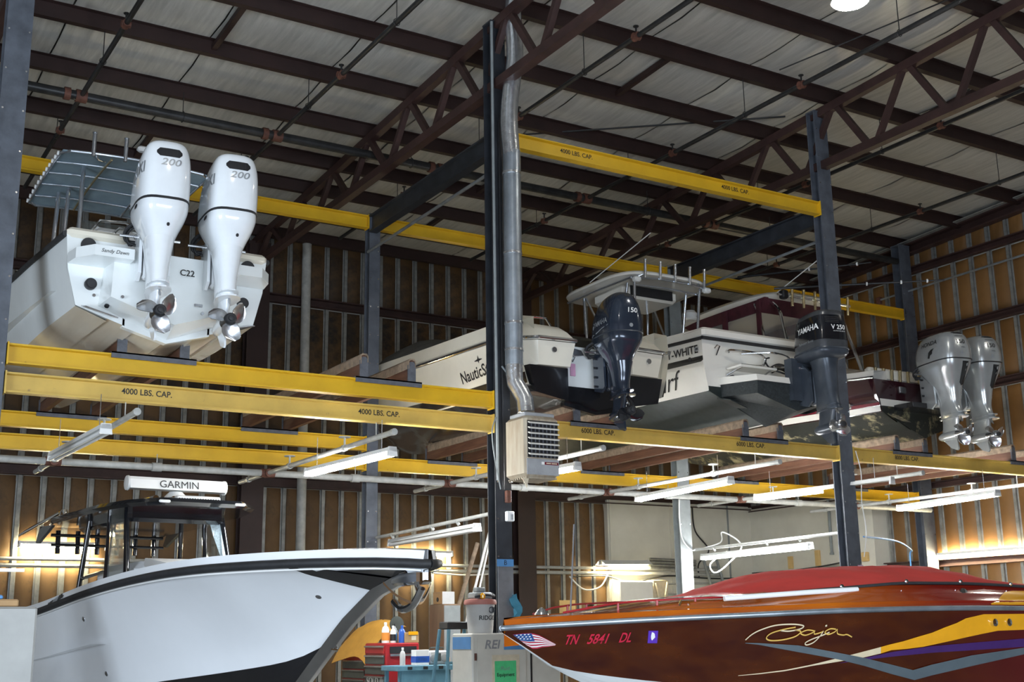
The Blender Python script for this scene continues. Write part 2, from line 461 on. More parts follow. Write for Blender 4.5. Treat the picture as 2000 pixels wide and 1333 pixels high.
for z0, h in ((4.2, 0.18), (7.58, 0.16), (8.98, 0.12)):
    MB().extr([(0, 0), (-0.13, 0), (-0.13, 0.02), (-0.02, 0.02), (-0.02, h-0.02), (-0.13, h-0.02), (-0.13, h), (0, h)], (1.0, YB-0.02, z0), (0, 1, 0), (0, 0, 1), (XR-1.0, 0, 0)).build('wall_girt', 'maroon_steel', wb, smooth=0)
RS = 0.413
tiers_r = [(0.0, 2.70), (2.84, 4.16), (4.28, 5.83), (5.98, 7.05), (7.20, 8.38), (8.52, 9.02)]
pr_ = [panel_mesh(RS-0.075, b-a, 1, 'kraft_clean') for a, b in tiers_r]
sr = strap_mesh(9.0); sr_hi = strap_mesh(4.75)
y = 20.6
while y > 8.2:
    hi = y > 17.0
    for k, (a, b) in enumerate(tiers_r):
        if hi and k < 2: continue
        inst(pr_[k], 'insulation_panel', None, wr, (XR+0.05, y-RS/2, a), -PI/2)
    inst(sr_hi if hi else sr, 'furring_strap', None, wr, (XR+0.035, y, 4.28 if hi else 0), -PI/2)
    y -= RS
for z0, h in ((2.70, 0.14), (4.16, 0.12), (5.83, 0.15), (7.05, 0.15), (8.38, 0.14)):
    MB().extr([(0, 0), (-0.12, 0), (-0.12, 0.02), (-0.02, 0.02), (-0.02, h-0.02), (-0.12, h-0.02), (-0.12, h), (0, h)], (XR-0.02, YF, z0), (1, 0, 0), (0, 0, 1), (0, YB-YF, 0)).build('wall_girt', 'maroon_steel', wr, smooth=0)
# rake beam along the top of the right wall
MB().extr([(0, 0), (-0.16, 0), (-0.16, 0.03), (-0.03, 0.03), (-0.03, 0.19), (-0.16, 0.19), (-0.16, 0.22), (0, 0.22)], (XR, YB, roofz(YB)-0.12), (1, 0, 0), (0, 0, 1), (0, YF-YB, roofz(YF)-roofz(YB))).build('rake_beam', 'maroon_steel', wr, smooth=0)
MB().extr([(0, 0), (-0.10, 0), (-0.10, 0.02), (0, 0.02)], (XR-0.16, YB, roofz(YB)+0.10), (1, 0, 0), (0, 0, 1), (0, YF-YB, roofz(YF)-roofz(YB))).build('rake_flange', 'strap', wr, smooth=0)
# white painted block dado in the far corner
MB().box(14.98, XR+0.05, YB-0.10, YB+0.05, 0, 4.28).build('block_wall_panel', 'white_block', wb, smooth=0)
MB().box(XR-0.10, XR+0.05, 17.0, YB-0.1, 0, 4.22).build('block_wall_panel', 'white_block', wr, smooth=0)
MB().box(XR-0.34, XR-0.1, 17.0, 17.5, 0, 4.05).build('block_pier', 'white_block', wr, smooth=0)
for x in (15.02, 16.6, 18.2):
    MB().box(x, x+0.03, YB-0.125, YB-0.1, 0, 4.28).build('panel_batten', 'cab_grey' if x > 17 else 'white_block', wb, smooth=0)
# wall columns carrying the truss ends
for xx in (7.27, 12.86):
    MB().extr([(-0.2, 0), (0.2, 0), (0.2, -0.02), (0.02, -0.02), (0.02, -0.2), (0.2, -0.2), (0.2, -0.22), (-0.2, -0.22), (-0.2, -0.2), (-0.02, -0.2), (-0.02, -0.02), (-0.2, -0.02)],
              (xx, YB-0.14, 0), (1, 0, 0), (0, 1, 0), (0, 0, 8.6)).build('wall_column', 'purlin_steel', wb, smooth=0)

# --- roof trusses
def bar(mb, p0, p1, wx, h):
    p0, p1 = Vector(p0), Vector(p1); d = (p1-p0)
    n = Vector((1, 0, 0)); t = d.normalized().cross(n).normalized()
    mb.extr([(-wx/2, -h/2), (wx/2, -h/2), (wx/2, h/2), (-wx/2, h/2)], p0, n, t, d)
def chan(mb, p0, p1, wx, h):
    # channel-like chord with a recessed web
    p0, p1 = Vector(p0), Vector(p1); d = (p1-p0)
    n = Vector((1, 0, 0)); t = n.cross(d.normalized()).normalized()
    a, b = wx/2, h/2
    mb.extr([(-a, -b), (a, -b), (a, -b+0.02), (0.012, -b+0.02), (0.012, b-0.02), (a, b-0.02), (a, b), (-a, b), (-a, b-0.02), (-0.012, b-0.02), (-0.012, -b+0.02), (-a, -b+0.02)], p0, n, t, d)
def truss(x, label):
    t = thing('roof_truss', label, 'truss', (x, 6, 8.1), 0, 'roof trusses')
    zt = lambda y: roofz(y)-0.055
    m = MB(); bar(m, (x, -2.9, zt(-2.9)), (x, 20.7, zt(20.7)), 0.10, 0.13); m.build('top_chord', 'maroon_steel', t, smooth=0, world=True)
    m = MB(); bar(m, (x, -2.9, 8.19), (x, 20.7, 8.19), 0.12, 0.12); m.build('bottom_chord', 'maroon_steel', t, smooth=0, world=True)
    k = -6
    for k in range(-7, 6):
        yt = 13.07+1.35*k; yb = yt-0.67
        if yt > 4 or True:
            m = MB(); bar(m, (x, yt-0.06, zt(yt)-0.03), (x, yb+0.09, 8.22), 0.075, 0.085); m.build('web_member', 'maroon_steel', t, smooth=0, world=True)
            yb2 = yt+0.68
            m = MB(); bar(m, (x, yt+0.06, zt(yt)-0.03), (x, yb2-0.09, 8.22), 0.075, 0.075); m.build('web_member', 'maroon_steel', t, smooth=0, world=True)
    return t
truss(7.22, 'maroon steel roof truss running past the central column with the flue pipe')
truss(12.75, 'maroon steel roof truss running past the right hand rack column')
truss(1.69, 'maroon steel roof truss at the left edge above the dark left column')

# --- rack columns (wide flange steel)
def column(x, y, zt, label, m, wd=0.22, dp=0.17):
    t = thing('rack_column', label, 'column', (x, y, 0))
    a = wd/2
    MB().extr([(-a, 0), (a, 0), (a, 0.016), (0.012, 0.016), (0.012, dp-0.016), (a, dp-0.016), (a, dp), (-a, dp), (-a, dp-0.016), (-0.012, dp-0.016), (-0.012, 0.016), (-a, 0.016)],
              (0, 0, 0), (1, 0, 0), (0, 1, 0), (0, 0, zt)).build('shaft', m, t, smooth=0)
    MB().box(-a-0.06, a+0.06, -0.06, dp+0.06, 0, 0.025).build('base_plate', m, t, smooth=0)
    MB().box(-a, a, -0.01, dp+0.01, zt, zt+0.02).build('cap_plate', m, t, smooth=0)
    z = 0.35; bm = MB()
    while z < zt-0.2:
        for sx in (-a+0.025, a-0.025):
            bm.cyl((sx, 0.004, z), (sx, -0.008, z), 0.011, n=6)
        z += 0.42
    bm.build('flange_bolts', 'steel', t, smooth=0)['kind'] = 'stuff'
    return t
colL = column(1.70, 12.0, 9.0, 'dark steel rack column cut by the left edge of the picture', 'col_grey', 0.24, 0.2)
colC = column(7.22, 12.0, 9.02, 'tall central steel rack column behind the flue pipe and unit heater', 'black_steel', 0.21, 0.18)
colR = column(12.75, 12.0, 9.02, 'steel rack column behind the grey and black outboard motor', 'col_grey', 0.25, 0.16)
column(7.28, 15.65, 7.62, 'dark rear rack column standing right behind the white boat bow', 'col_grey', 0.17, 0.16)
column(12.84, 15.65, 7.62, 'grey rear rack column against the white block wall', 'cab_grey', 0.24, 0.16)
column(18.66, 15.65, 8.9, 'dark rear rack column beside the orange right wall', 'col_grey', 0.30, 0.2)
MB().box(7.125, 7.325, 11.985, 11.994, 0, 2.36).build('bare_steel_lower_flange', 'galv', colC, smooth=0, world=True)

# --- yellow rack beams
def beam(x0, x1, y, zt, label, m='yellow', h=0.19, fl=0.11, stencil=(), cols=True):
    t = thing('rack_beam', label, 'beam', (x0, y, zt-h), 0, 'yellow rack beams')
    a = fl/2
    MB().extr([(-a, 0), (a, 0), (a, 0.016), (0.008, 0.024), (0.008, h-0.024), (a, h-0.016), (a, h), (-a, h), (-a, h-0.016), (-0.008, h-0.024), (-0.008, 0.024), (-a, 0.016)],
              (x0, y, zt-h), (0, 1, 0), (0, 0, 1), (x1-x0, 0, 0)).build('girder', m, t, smooth=0, world=True)
    for xe in (x0, x1-0.014):
        MB().box(xe, xe+0.014, y-a-0.015, y+a+0.015, zt-h-0.015, zt+0.01).build('end_plate', m, t, smooth=0, world=True)
    for s, xs in stencil:
        text(s, 0.082, 'text_black', t, V(xs-x0, -0.0105, h*0.56), (1, 0, 0), (0, 0, 1), 'stencil_lettering', off=0.0016, width=0.95)
    return t
ZU, ZL, ZT = 4.33, 4.054, 7.61
YFR = 12.06; YBK = 15.72
beam(1.83, 7.11, YFR, ZU, 'upper of the two front yellow beams, under the white boat with twin white outboards')
beam(1.83, 7.11, YFR, ZL, 'lower of the two front yellow beams with two stencilled 4000 lbs capacity marks', 'yellow_worn', stencil=(('4000 LBS. CAP.', 3.16), ('4000 LBS. CAP.', 5.68)))
beam(1.83, 7.19, YBK, ZU, 'upper of the two rear yellow beams in the left bay')
beam(1.83, 7.19, YBK, ZL, 'lower of the two rear yellow beams in the left bay')
beam(7.37, 12.71, YBK, ZL, 'rear yellow beam of the middle bay, seen behind the unit heater')
beam(12.97, 18.45, YBK, ZL, 'rear yellow beam of the right bay above the white corner wall')
beam(7.33, 12.62, YFR, ZL, 'worn front yellow beam stencilled 6000 lbs, between heater and right column', 'yellow_worn', stencil=(('6000 LBS. CAP.', 8.60), ('6000 LBS. CAP.', 11.05)))
beam(12.88, 18.8, YFR, ZL, 'worn front yellow beam stencilled 8000 lbs, running off the right edge', 'yellow_worn', stencil=(('8000 LBS. CAP.', 14.02),))
beam(7.33, 12.62, YFR, ZT, 'high front yellow beam from the flue pipe to the right column', 'yellow', stencil=(('4000 LBS. CAP.', 8.40), ('4000 LBS. CAP.', 11.05)))
beam(1.0, 7.19, YBK, ZT, 'high rear yellow beam passing behind the twin white outboards')
beam(7.37, 12.71, YBK, ZT, 'high rear yellow beam behind the central column')
beam(12.97, 18.55, YBK, ZT, 'high rear yellow beam ending near the orange right wall')

# --- dark tie beams between front and rear columns
def tie(x, label):
    t = thing('tie_beam', label, 'beam', (x, 12.18, 7.33))
    m = MB(); chan(m, (x, 12.18, 7.47), (x, 15.64, 7.47), 0.13, 0.26); m.build('girder', 'black_steel', t, smooth=0, world=True)
    MB().box(x-0.08, x+0.08, 12.165, 12.18, 7.3, 7.64).build('end_plate', 'black_steel', t, smooth=0, world=True)
tie(7.24, 'black steel tie beam from the central column back to the rear column')
tie(12.78, 'black steel tie beam from the right column back to the rear column')
for x, lb in ((7.16, 'thin grey brace rod sloping beside the central column'), (12.68, 'thin grey brace rod sloping beside the right column')):
    t = MB().cyl((x, 12.2, 7.06), (x, 15.62, 7.03), 0.022, n=8).build('brace_rod', 'galv', loc=(x, 12.2, 7.03)); tag(t, lb, 'brace rod')
# ================================================================ pipes, lamps, heater
def hang(mb, x, y, z0, z1): mb.cyl((x, y, z0), (x, y, z1), 0.006, n=5)
# upper sprinkler system (black pipe)
ZP = 8.58
t = thing('sprinkler_main', 'thick black sprinkler main pipe running across under the roof', 'pipe', (1, 15.72, ZP))
MB().cyl((-2, 15.72, ZP), (18.5, 15.72, ZP), 0.065, n=12).build('pipe', 'black_pipe', t, world=True)
BX = [3.05, 5.76, 8.42, 11.13, 13.85, 16.55]
for x in BX:
    MB().cyl((x-0.07, 15.72, ZP), (x+0.07, 15.72, ZP), 0.085, n=10).build('coupling', 'rust', t, world=True)
    MB().cyl((x-0.22, 15.72, ZP), (x-0.14, 15.72, ZP), 0.085, n=10).build('coupling', 'rust', t, world=True)
for x in (4.4, 7.9, 9.7, 12.4, 15.2):
    m = MB(); hang(m, x, 15.72, ZP, roofz(15.72)+0.05); m.tube([(x, 15.72+0.075*math.cos(a), ZP+0.075*math.sin(a)) for a in np.linspace(0, 2*PI, 13)[:-1]], 0.006, 5, True); m.build('pipe_hanger', 'black_pipe', t, world=True)
names = ['leftmost black sprinkler branch pipe above the white boat canopy', 'black sprinkler branch pipe left of the central column under the roof',
         'black sprinkler branch pipe crossing just right of the flue pipe', 'long black sprinkler branch pipe between the two tall columns',
         'black sprinkler branch pipe along the underside of the right truss', 'rightmost black sprinkler branch pipe near the right wall']
for x, lb in zip(BX, names):
    t = thing('sprinkler_branch', lb, 'pipe', (x, 5, ZP), 0, 'roof sprinkler branches')
    MB().cyl((x, 0.0, ZP), (x, 19.6, ZP), 0.032, n=10).build('pipe', 'black_pipe', t, world=True)
    for y in (8.0, 10.75, 13.45, 17.0):
        MB().cyl((x, y-0.05, ZP), (x, y+0.05, ZP), 0.05, n=8).cyl((x-0.055, y, ZP), (x+0.055, y, ZP), 0.04, n=8).build('pipe_tee', 'rust', t, world=True)
        MB().cyl((x, y, ZP), (x, y, ZP+0.13), 0.012, n=6).cyl((x, y, ZP+0.13), (x, y, ZP+0.14), 0.035, n=8).build('sprinkler_head', 'black_pipe', t, world=True)
    for y in (7.75, 9.1, 11.85, 14.55, 17.25):
        m = MB(); hang(m, x, y, ZP, roofz(y)+0.05); m.tube([(x+0.04*math.cos(a), y, ZP+0.045*math.sin(a)) for a in np.linspace(0, 2*PI, 11)[:-1]], 0.005, 5, True); m.build('pipe_hanger', 'black_pipe', t, world=True)
# lower sprinkler system (white pipe) under the rack
ZQ = 3.70
t = thing('sprinkler_main', 'white sprinkler main pipe running across under the rear yellow beams', 'pipe', (1, 15.38, ZQ))
MB().cyl((0.8, 15.38, ZQ), (18.4, 15.38, ZQ), 0.045, n=12).build('pipe', 'white_pipe', t, world=True)
for x in (4.2, 6.9, 9.6, 12.3, 15.1):
    m = MB(); hang(m, x, 15.38, ZQ, ZL-0.19); m.build('pipe_hanger', 'white_pipe', t, world=True)
    MB().cyl((x-0.06, 15.38, ZQ), (x+0.06, 15.38, ZQ), 0.058, n=10).build('coupling', 'white_pipe', t, world=True)
QX = [2.96, 5.65, 8.35, 11.12, 13.80, 16.45]
names = ['leftmost white sprinkler branch pipe above the unlit lamp', 'white sprinkler branch pipe above the lit lamp left of the centre column',
         'white sprinkler branch pipe passing behind the unit heater', 'white sprinkler branch pipe above the lit lamp right of the heater',
         'white sprinkler branch pipe left of and behind the right column', 'white sprinkler branch pipe above the lit lamp by the right wall']
for x, lb in zip(QX, names):
    t = thing('sprinkler_branch', lb, 'pipe', (x, 11.6, ZQ), 0, 'rack sprinkler branches')
    MB().cyl((x, 11.62, ZQ), (x, 16.45, ZQ), 0.03, n=10).build('pipe', 'white_pipe', t, world=True)
    MB().cyl((x, 11.6, ZQ), (x, 11.66, ZQ), 0.037, n=10).build('pipe_cap', 'white_pipe', t, world=True)
    MB().cyl((x, 15.3, ZQ), (x, 15.46, ZQ), 0.055, n=10).cyl((x-0.09, 15.38, ZQ), (x+0.09, 15.38, ZQ), 0.058, n=10).build('pipe_tee', 'rust', t, world=True)
    for y in (12.9, 14.6, 16.1):
        MB().cyl((x, y, ZQ), (x, y, ZQ+0.13), 0.012, n=6).cyl((x, y, ZQ+0.12), (x, y, ZQ+0.13), 0.07, n=14).cyl((x, y-0.03, ZQ), (x, y+0.03, ZQ), 0.042, n=8).build('sprinkler_head', 'white_pipe', t, world=True)
    m = MB(); hang(m, x, 12.06, ZQ, ZL-0.19); m.build('pipe_hanger', 'white_pipe', t, world=True)

# --- fluorescent strip lamps
def strip(p0, p1, label, lit='tube_cool', refl=False, hang_to=None, half=False):
    p0, p1 = Vector(p0), Vector(p1); d = (p1-p0); L = d.length; d.normalize()
    t = thing('strip_lamp', label, 'lamp', p0, 0, 'fluorescent strip lamps')
    side = d.cross(Vector((0, 0, 1))).normalized(); upv = side.cross(d)
    MB().extr([(-0.055, 0.0), (0.055, 0.0), (0.04, 0.045), (-0.04, 0.045)], (0, 0, 0), side, upv, d*L).build('housing', 'white_plastic', t, smooth=0)
    if refl:
        for s in (-1, 1):
            MB().extr([(0.05*s, 0.03), (0.17*s, -0.05), (0.175*s, -0.045), (0.05*s, 0.04)], (0, 0, 0), side, upv, d*L).build('reflector', 'white_plastic', t, smooth=0)
    for s in (-1, 1):
        m = MB(); L1 = L*(0.5 if half else 0.985)
        m.cyl(d*L*0.015+side*0.032*s-upv*0.03, d*L1+side*0.032*s-upv*0.03, 0.021, n=10)
        m.build('tube', lit if lit else 'white_plastic', t)
    for e in (0.0, L-0.03):
        MB().extr([(-0.06, -0.05), (0.06, -0.05), (0.045, 0.05), (-0.045, 0.05)], d*e, side, upv, d*0.03).build('end_cap', 'white_plastic', t, smooth=0)
    if hang_to:
        m = MB()
        for e in (0.12, 0.88):
            q = p0+d*L*e
            m.cyl((q.x-p0.x, q.y-p0.y, q.z-p0.z+0.06), (q.x-p0.x, q.y-p0.y, hang_to-p0.z), 0.004, n=5)
        m.build('hanging_chain', 'steel', t)
    return t
ZB = ZL-0.19
strip((2.60, 13.55, 3.5), (2.66, 11.5, 3.5), 'unlit white strip lamp under the left bay, leftmost of the hanging lamps', None, hang_to=ZB)
strip((5.45, 13.5, 3.48), (5.66, 11.66, 3.5), 'lit strip lamp left of the central column, above the white boat bow', hang_to=ZB)
strip((7.95, 13.4, 3.5), (8.12, 11.8, 3.5), 'lit strip lamp mostly hidden behind the unit heater', hang_to=ZB)
strip((10.94, 14.4, 3.5), (10.72, 12.1, 3.5), 'lit strip lamp between the unit heater and the right column', hang_to=ZB)
strip((12.5, 13.6, 3.5), (12.95, 11.4, 3.53), 'lit strip lamp running behind the right column', hang_to=ZB, half=True)
strip((15.83, 13.87, 3.5), (15.41, 11.64, 3.5), 'lit strip lamp hanging in front of the orange right wall', hang_to=ZB)
strip((13.25, 15.75, 2.78), (13.0, 13.05, 2.78), 'lit strip lamp low under a pipe between the two right columns')
strip((7.55, 15.6, 2.86), (7.42, 12.95, 2.86), 'unlit white strip lamp low beside the central column', None)
strip((3.55, YB-0.16, 3.1), (4.75, YB-0.16, 3.1), 'lit strip lamp on the rear wall at the far left', 'tube_warm')
strip((10.1, YB-0.16, 3.1), (11.3, YB-0.16, 3.1), 'lit strip lamp on the rear wall above the white boat bow tip', 'tube_warm')
strip((14.6, YB-0.32, 2.98), (15.8, YB-0.32, 3.0), 'bright lit strip lamp with reflector on the rear wall by the white block wall', 'tube_warm', True)
strip((XR-0.16, 15.7, 2.9), (XR-0.16, 13.2, 2.9), 'strip lamp along the right wall behind the red boat cover', 'tube_warm', half=False)
for (a, b, lb) in (((12.98, 15.66, 2.88), (12.86, 12.1, 2.90), 'white conduit between the two right columns carrying a lit lamp'), ((7.36, 15.66, 2.93), (7.28, 12.2, 2.97), 'white conduit beside the central column carrying an unlit lamp')):
    t = thing('lamp_conduit', lb, 'pipe', a)
    MB().cyl((0, 0, 0), Vector(b)-Vector(a), 0.024, n=10).build('pipe', 'white_pipe', t)
    for f in (0.15, 0.5, 0.7):
        q = (Vector(b)-Vector(a))*f
        MB().cyl(q+V(-0.02, 0, 0), q+V(0.02, 0, -0.05), 0.02, n=6).build('clip', 'white_pipe', t)
def cable(name, pts, rad, m, label, n=6):
    o = MB().tube(catmull(pts, n), rad, 5).build(name, m, loc=pts[0]); return tag(o, label, 'cable')
cable('power_cable', [(13.0, 15.6, 2.88), (13.25, 15.3, 2.98), (13.05, 15.0, 3.12), (13.25, 14.8, 2.9), (13.2, 15.1, 2.62), (13.1, 15.3, 2.5), (13.2, 15.5, 2.66), (13.3, 15.2, 2.84)], 0.012, 'white_plastic', 'white power cable looped around the low lit lamp conduit')
cable('power_cable', [(12.7, 15.6, 3.7), (12.68, 15.6, 3.4), (12.72, 15.6, 3.05), (12.85, 15.55, 2.87), (13.0, 15.6, 2.9)], 0.012, 'white_plastic', 'white power cable running down the grey rear column')
cable('power_cable', [(12.9, 11.97, 4.0), (12.95, 11.95, 3.7), (12.93, 11.96, 3.3), (12.96, 11.95, 2.9), (12.9, 11.97, 2.55)], 0.007, 'white_plastic', 'thin white cable hanging down the right rack column')
cable('power_cable', [(7.1, 11.95, 4.02), (7.02, 11.9, 3.85), (7.04, 11.9, 3.6), (7.12, 11.95, 3.35), (7.16, 11.96, 3.2)], 0.008, 'cab_grey', 'grey cable looping beside the left face of the heater')

# --- high bay lamp under the roof
t = thing('high_bay_lamp', 'glowing round high bay lamp at the top right under the roof', 'lamp', (9.75, 8.6, 8.38))
MB().lathe((0, 0, 0), [(0.21, 0.0), (0.20, 0.05), (0.15, 0.18), (0.09, 0.26), (0.08, 0.46), (0.02, 0.48)], n=28).build('housing', 'heater_grey', t)
MB().lathe((0, 0, 0.0), [(0.19, -0.012), (0.195, 0.01)], n=28).build('lens', 'lamp_glow', t)
MB().cyl((0, 0, 0.46), (0, 0, 0.93), 0.012, n=6).build('stem', 'black_pipe', t)
HB = []  # extra lamps out of view, added to light the tops
for (x, y, lb) in ((3.2, 5.6, 'added unseen high bay lamp under the roof over the aisle at left'), (15.6, 6.4, 'added unseen high bay lamp under the roof over the aisle at right')):
    c = copy_tree(t); c.location = (x, y, 8.45); c['label'] = lb
MB().cyl((11.75, 8.2, 9.0), (10.9, 10.9, 8.8), 0.01, n=5).build('roof_rod', 'black_pipe', ceil)
MB().cyl((9.25, 14.95, 9.03), (12.6, 12.55, 9.14), 0.014, n=6).build('roof_rod', 'black_pipe', ceil)

# --- flue duct and unit heater on the central column
t = thing('flue_pipe', 'galvanised round flue pipe running down the central column to the heater', 'duct', (7.27, 11.8, 4.1))
pts = [(7.40, 11.8, 9.42), (7.33, 11.8, 9.2), (7.35, 11.8, 8.6), (7.33, 11.8, 8.35), (7.27, 11.8, 7.95), (7.25, 11.8, 7.6), (7.28, 11.8, 7.2)]
MB().tube(catmull(pts, 5), 0.105, 18).build('flexible_section', 'foil', t, world=True)
MB().cyl((7.28, 11.8, 7.25), (7.265, 11.8, 4.62), 0.105, n=24).build('straight_section', 'galv', t, world=True)
for z in (6.95, 5.95, 5.1, 4.78):
    MB().cyl((7.27, 11.8, z), (7.27, 11.8, z+0.03), 0.112, n=24).build('joint_band', 'foil', t, world=True)
MB().tube([(7.265, 11.8, 4.66), (7.265, 11.8, 4.5), (7.275, 11.79, 4.40), (7.31, 11.74, 4.30), (7.34, 11.70, 4.20), (7.34, 11.68, 4.05)], 0.10, 18).build('elbow', 'foil', t, world=True)
MB().cyl((7.18, 11.93, 4.62), (7.34, 11.66, 4.2), 0.012, n=6).build('stay', 'galv', t, world=True)
t = thing('unit_heater', 'rusty beige gas unit heater with louvred front on the central column', 'heater', (7.34, 11.55, 3.28))
MB().bbox(-0.225, 0.225, -0.2, 0.24, 0.0, 0.68, 0.035).build('casing', 'heater', t)
MB().box(-0.195, 0.205, -0.203, -0.195, 0.21, 0.62).build('outlet_recess', 'dark', t, smooth=0)
for k in range(7):
    z = 0.235+k*0.058
    MB().extr([(0, 0.012), (-0.035, -0.004), (-0.037, 0.012), (0, 0.024)], (-0.19, -0.205, z), (0, 1, 0), (0, 0, 1), (0.39, 0, 0)).build('louvre', 'louvre_paint', t, smooth=0)
for k in range(7):
    x = -0.15+k*0.05
    MB().box(x, x+0.014, -0.205, -0.203, 0.21, 0.60).build('deflector', 'bracket', t, smooth=0)
MB().box(-0.21, 0.21, -0.206, -0.198, 0.02, 0.195).build('lower_panel', 'heater_grey', t, smooth=0)
MB().box(0.02, 0.2, -0.209, -0.206, 0.135, 0.165).build('brand_plate', 'red_stripe', t, smooth=0)
MB().box(0.04, 0.10, -0.2105, -0.209, 0.145, 0.156).build('worn_print', 'paper', t, smooth=0)
MB().box(0.11, 0.18, -0.2105, -0.209, 0.145, 0.156).build('worn_print', 'paper', t, smooth=0)
MB().box(-0.02, 0.015, -0.2095, -0.206, 0.135, 0.165).build('badge', 'text_white', t, smooth=0)
MB().bbox(-0.18, 0.22, -0.12, 0.2, 0.68, 0.73, 0.01).build('flue_collar_plate', 'heater_grey', t)
for k in range(9):
    MB().box(-0.2, 0.2, -0.17+k*0.045, -0.155+k*0.045, -0.02, 0.0).build('bottom_grille_bar', 'heater', t, smooth=0)
MB().extr([(0, 0), (0.09, 0.02), (0.06, -0.1)], (-0.24, -0.15, -0.02), (1, 0, 0), (0, 0, 1), (0, 0.01, 0)).build('torn_paper_tag', 'paper', t, smooth=0)
# conduit, junction box, switch, tape on the central column
t = tag(MB().tube([(7.12, 11.97, 9.0), (7.12, 11.97, 7.2), (7.13, 11.97, 3.3)], 0.018, 8).build('column_conduit', 'cab_grey', loc=(7.12, 11.97, 3.3)), 'grey electrical conduit running up the central column', 'conduit')
t = tag(MB().tube([(7.2, 11.965, 7.7), (7.2, 11.965, 6.2), (7.2, 11.965, 3.2)], 0.012, 6).build('column_conduit', 'dark', loc=(7.2, 11.965, 3.2)), 'thin black conduit on the central column behind the flue pipe', 'conduit')
tag(MB().bbox(7.22, 7.285, 11.93, 11.984, 3.05, 3.19, 0.008).build('junction_box', 'rust', loc=(7.25, 11.96, 3.05)), 'rusty junction box on the central column below the heater', 'electrical box')
t = thing('wall_switch', 'white switch box on the central column below the heater', 'switch', (7.27, 11.96, 2.84))
MB().bbox(-0.05, 0.05, -0.03, 0.024, 0, 0.115, 0.008).build('box', 'white_plastic', t)
MB().bbox(-0.012, 0.03, -0.045, -0.03, 0.02, 0.085, 0.005).build('lever', 'heater_grey', t)
t = thing('tape_label', 'blue masking tape marked B on the central column', 'tape', (7.22, 11.983, 2.34))
MB().box(-0.108, 0.108, -0.003, 0, 0, 0.08).build('tape', 'tape_blue', t, smooth=0)
text('B', 0.075, 'text_black', t, (0.0, -0.0045, 0.04), (1, 0, 0), (0, 0, 1))
# ================================================================ outboard motors
def ring(z, hw, yb, yf, n=3.0, N=30, tilt=0.0):
    cy, hl = (yb+yf)/2, (yf-yb)/2; out = []
    for k in range(N):
        a = 2*PI*(k+0.5)/N; c, s = math.cos(a), math.sin(a)
        x = hw*math.copysign(abs(c)**(2/n), c); y = hl*math.copysign(abs(s)**(2/n), s)
        out.append(V(x, cy+y, z+tilt*y))
    return out
def smooth_rings(R, k=4):
    # R rows: (z, hw, yb, yf, n, tilt)
    out = []
    for p in catmull3(R, k): out.append(ring(p[0], p[1], p[2], p[3], p[4], 30, p[5]))
    return out
def catmull3(R, n):
    P = [np.array([*r, *([3.0, 0.0][len(r)-4:])], float) for r in R]; out = []
    for i in range(len(P)-1):
        a, b, c, d = P[max(i-1, 0)], P[i], P[i+1], P[min(i+2, len(P)-1)]
        for k in range(n):
            t = k/n
            q = 0.5*((2*b)+(c-a)*t+(2*a-5*b+4*c-d)*t*t+(3*b-a-3*c+d)*t**3); out.append(q)
    out.append(P[-1]); return out
def propeller(t, y, z, m, R=0.19, rot=0.3, hub=0.058, hub_m='dark', ring_m='steel', cup=1.0):
    p = MB().lathe((0, y-0.10, z), [(hub*0.72, 0), (hub*0.95, 0.015), (hub, 0.05), (hub, 0.16), (hub*1.1, 0.2)], (0, 1, 0), 20).build('propeller_hub', hub_m, t)
    MB().lathe((0, y-0.112, z), [(hub*0.25, -0.012), (hub*0.45, -0.008), (hub*0.5, 0.02)], (0, 1, 0), 12).build('hub_nut', 'rubber', p)
    for b in range(3):
        rows = []
        for i in range(7):
            f = i/6; r = hub*0.8+(R-hub*0.8)*f
            ch = 0.074*math.sin(PI*(0.18+0.72*f))**0.8*(1.05 if f < 0.9 else 0.55)+0.012
            pit = math.radians(62-34*f); skew = 0.35*f*f
            row = []
            for j in range(6):
                s = (j/5-0.5)*2
                tt = s*ch; dx = tt*math.cos(PI/2-pit) if False else tt*math.sin(PI/2-math.radians(38-12*f))
                dy = tt*math.cos(PI/2-math.radians(38-12*f))+0.018*s*s*cup
                a = rot+b*2*PI/3+skew+dx/max(r, 0.06)
                row.append(V(r*math.cos(a), y-0.02-dy, z+r*math.sin(a)))
            rows.append(row)
        MB().grid(rows).build('propeller_blade', m, p, smooth=60, solid=0.006)
    return p
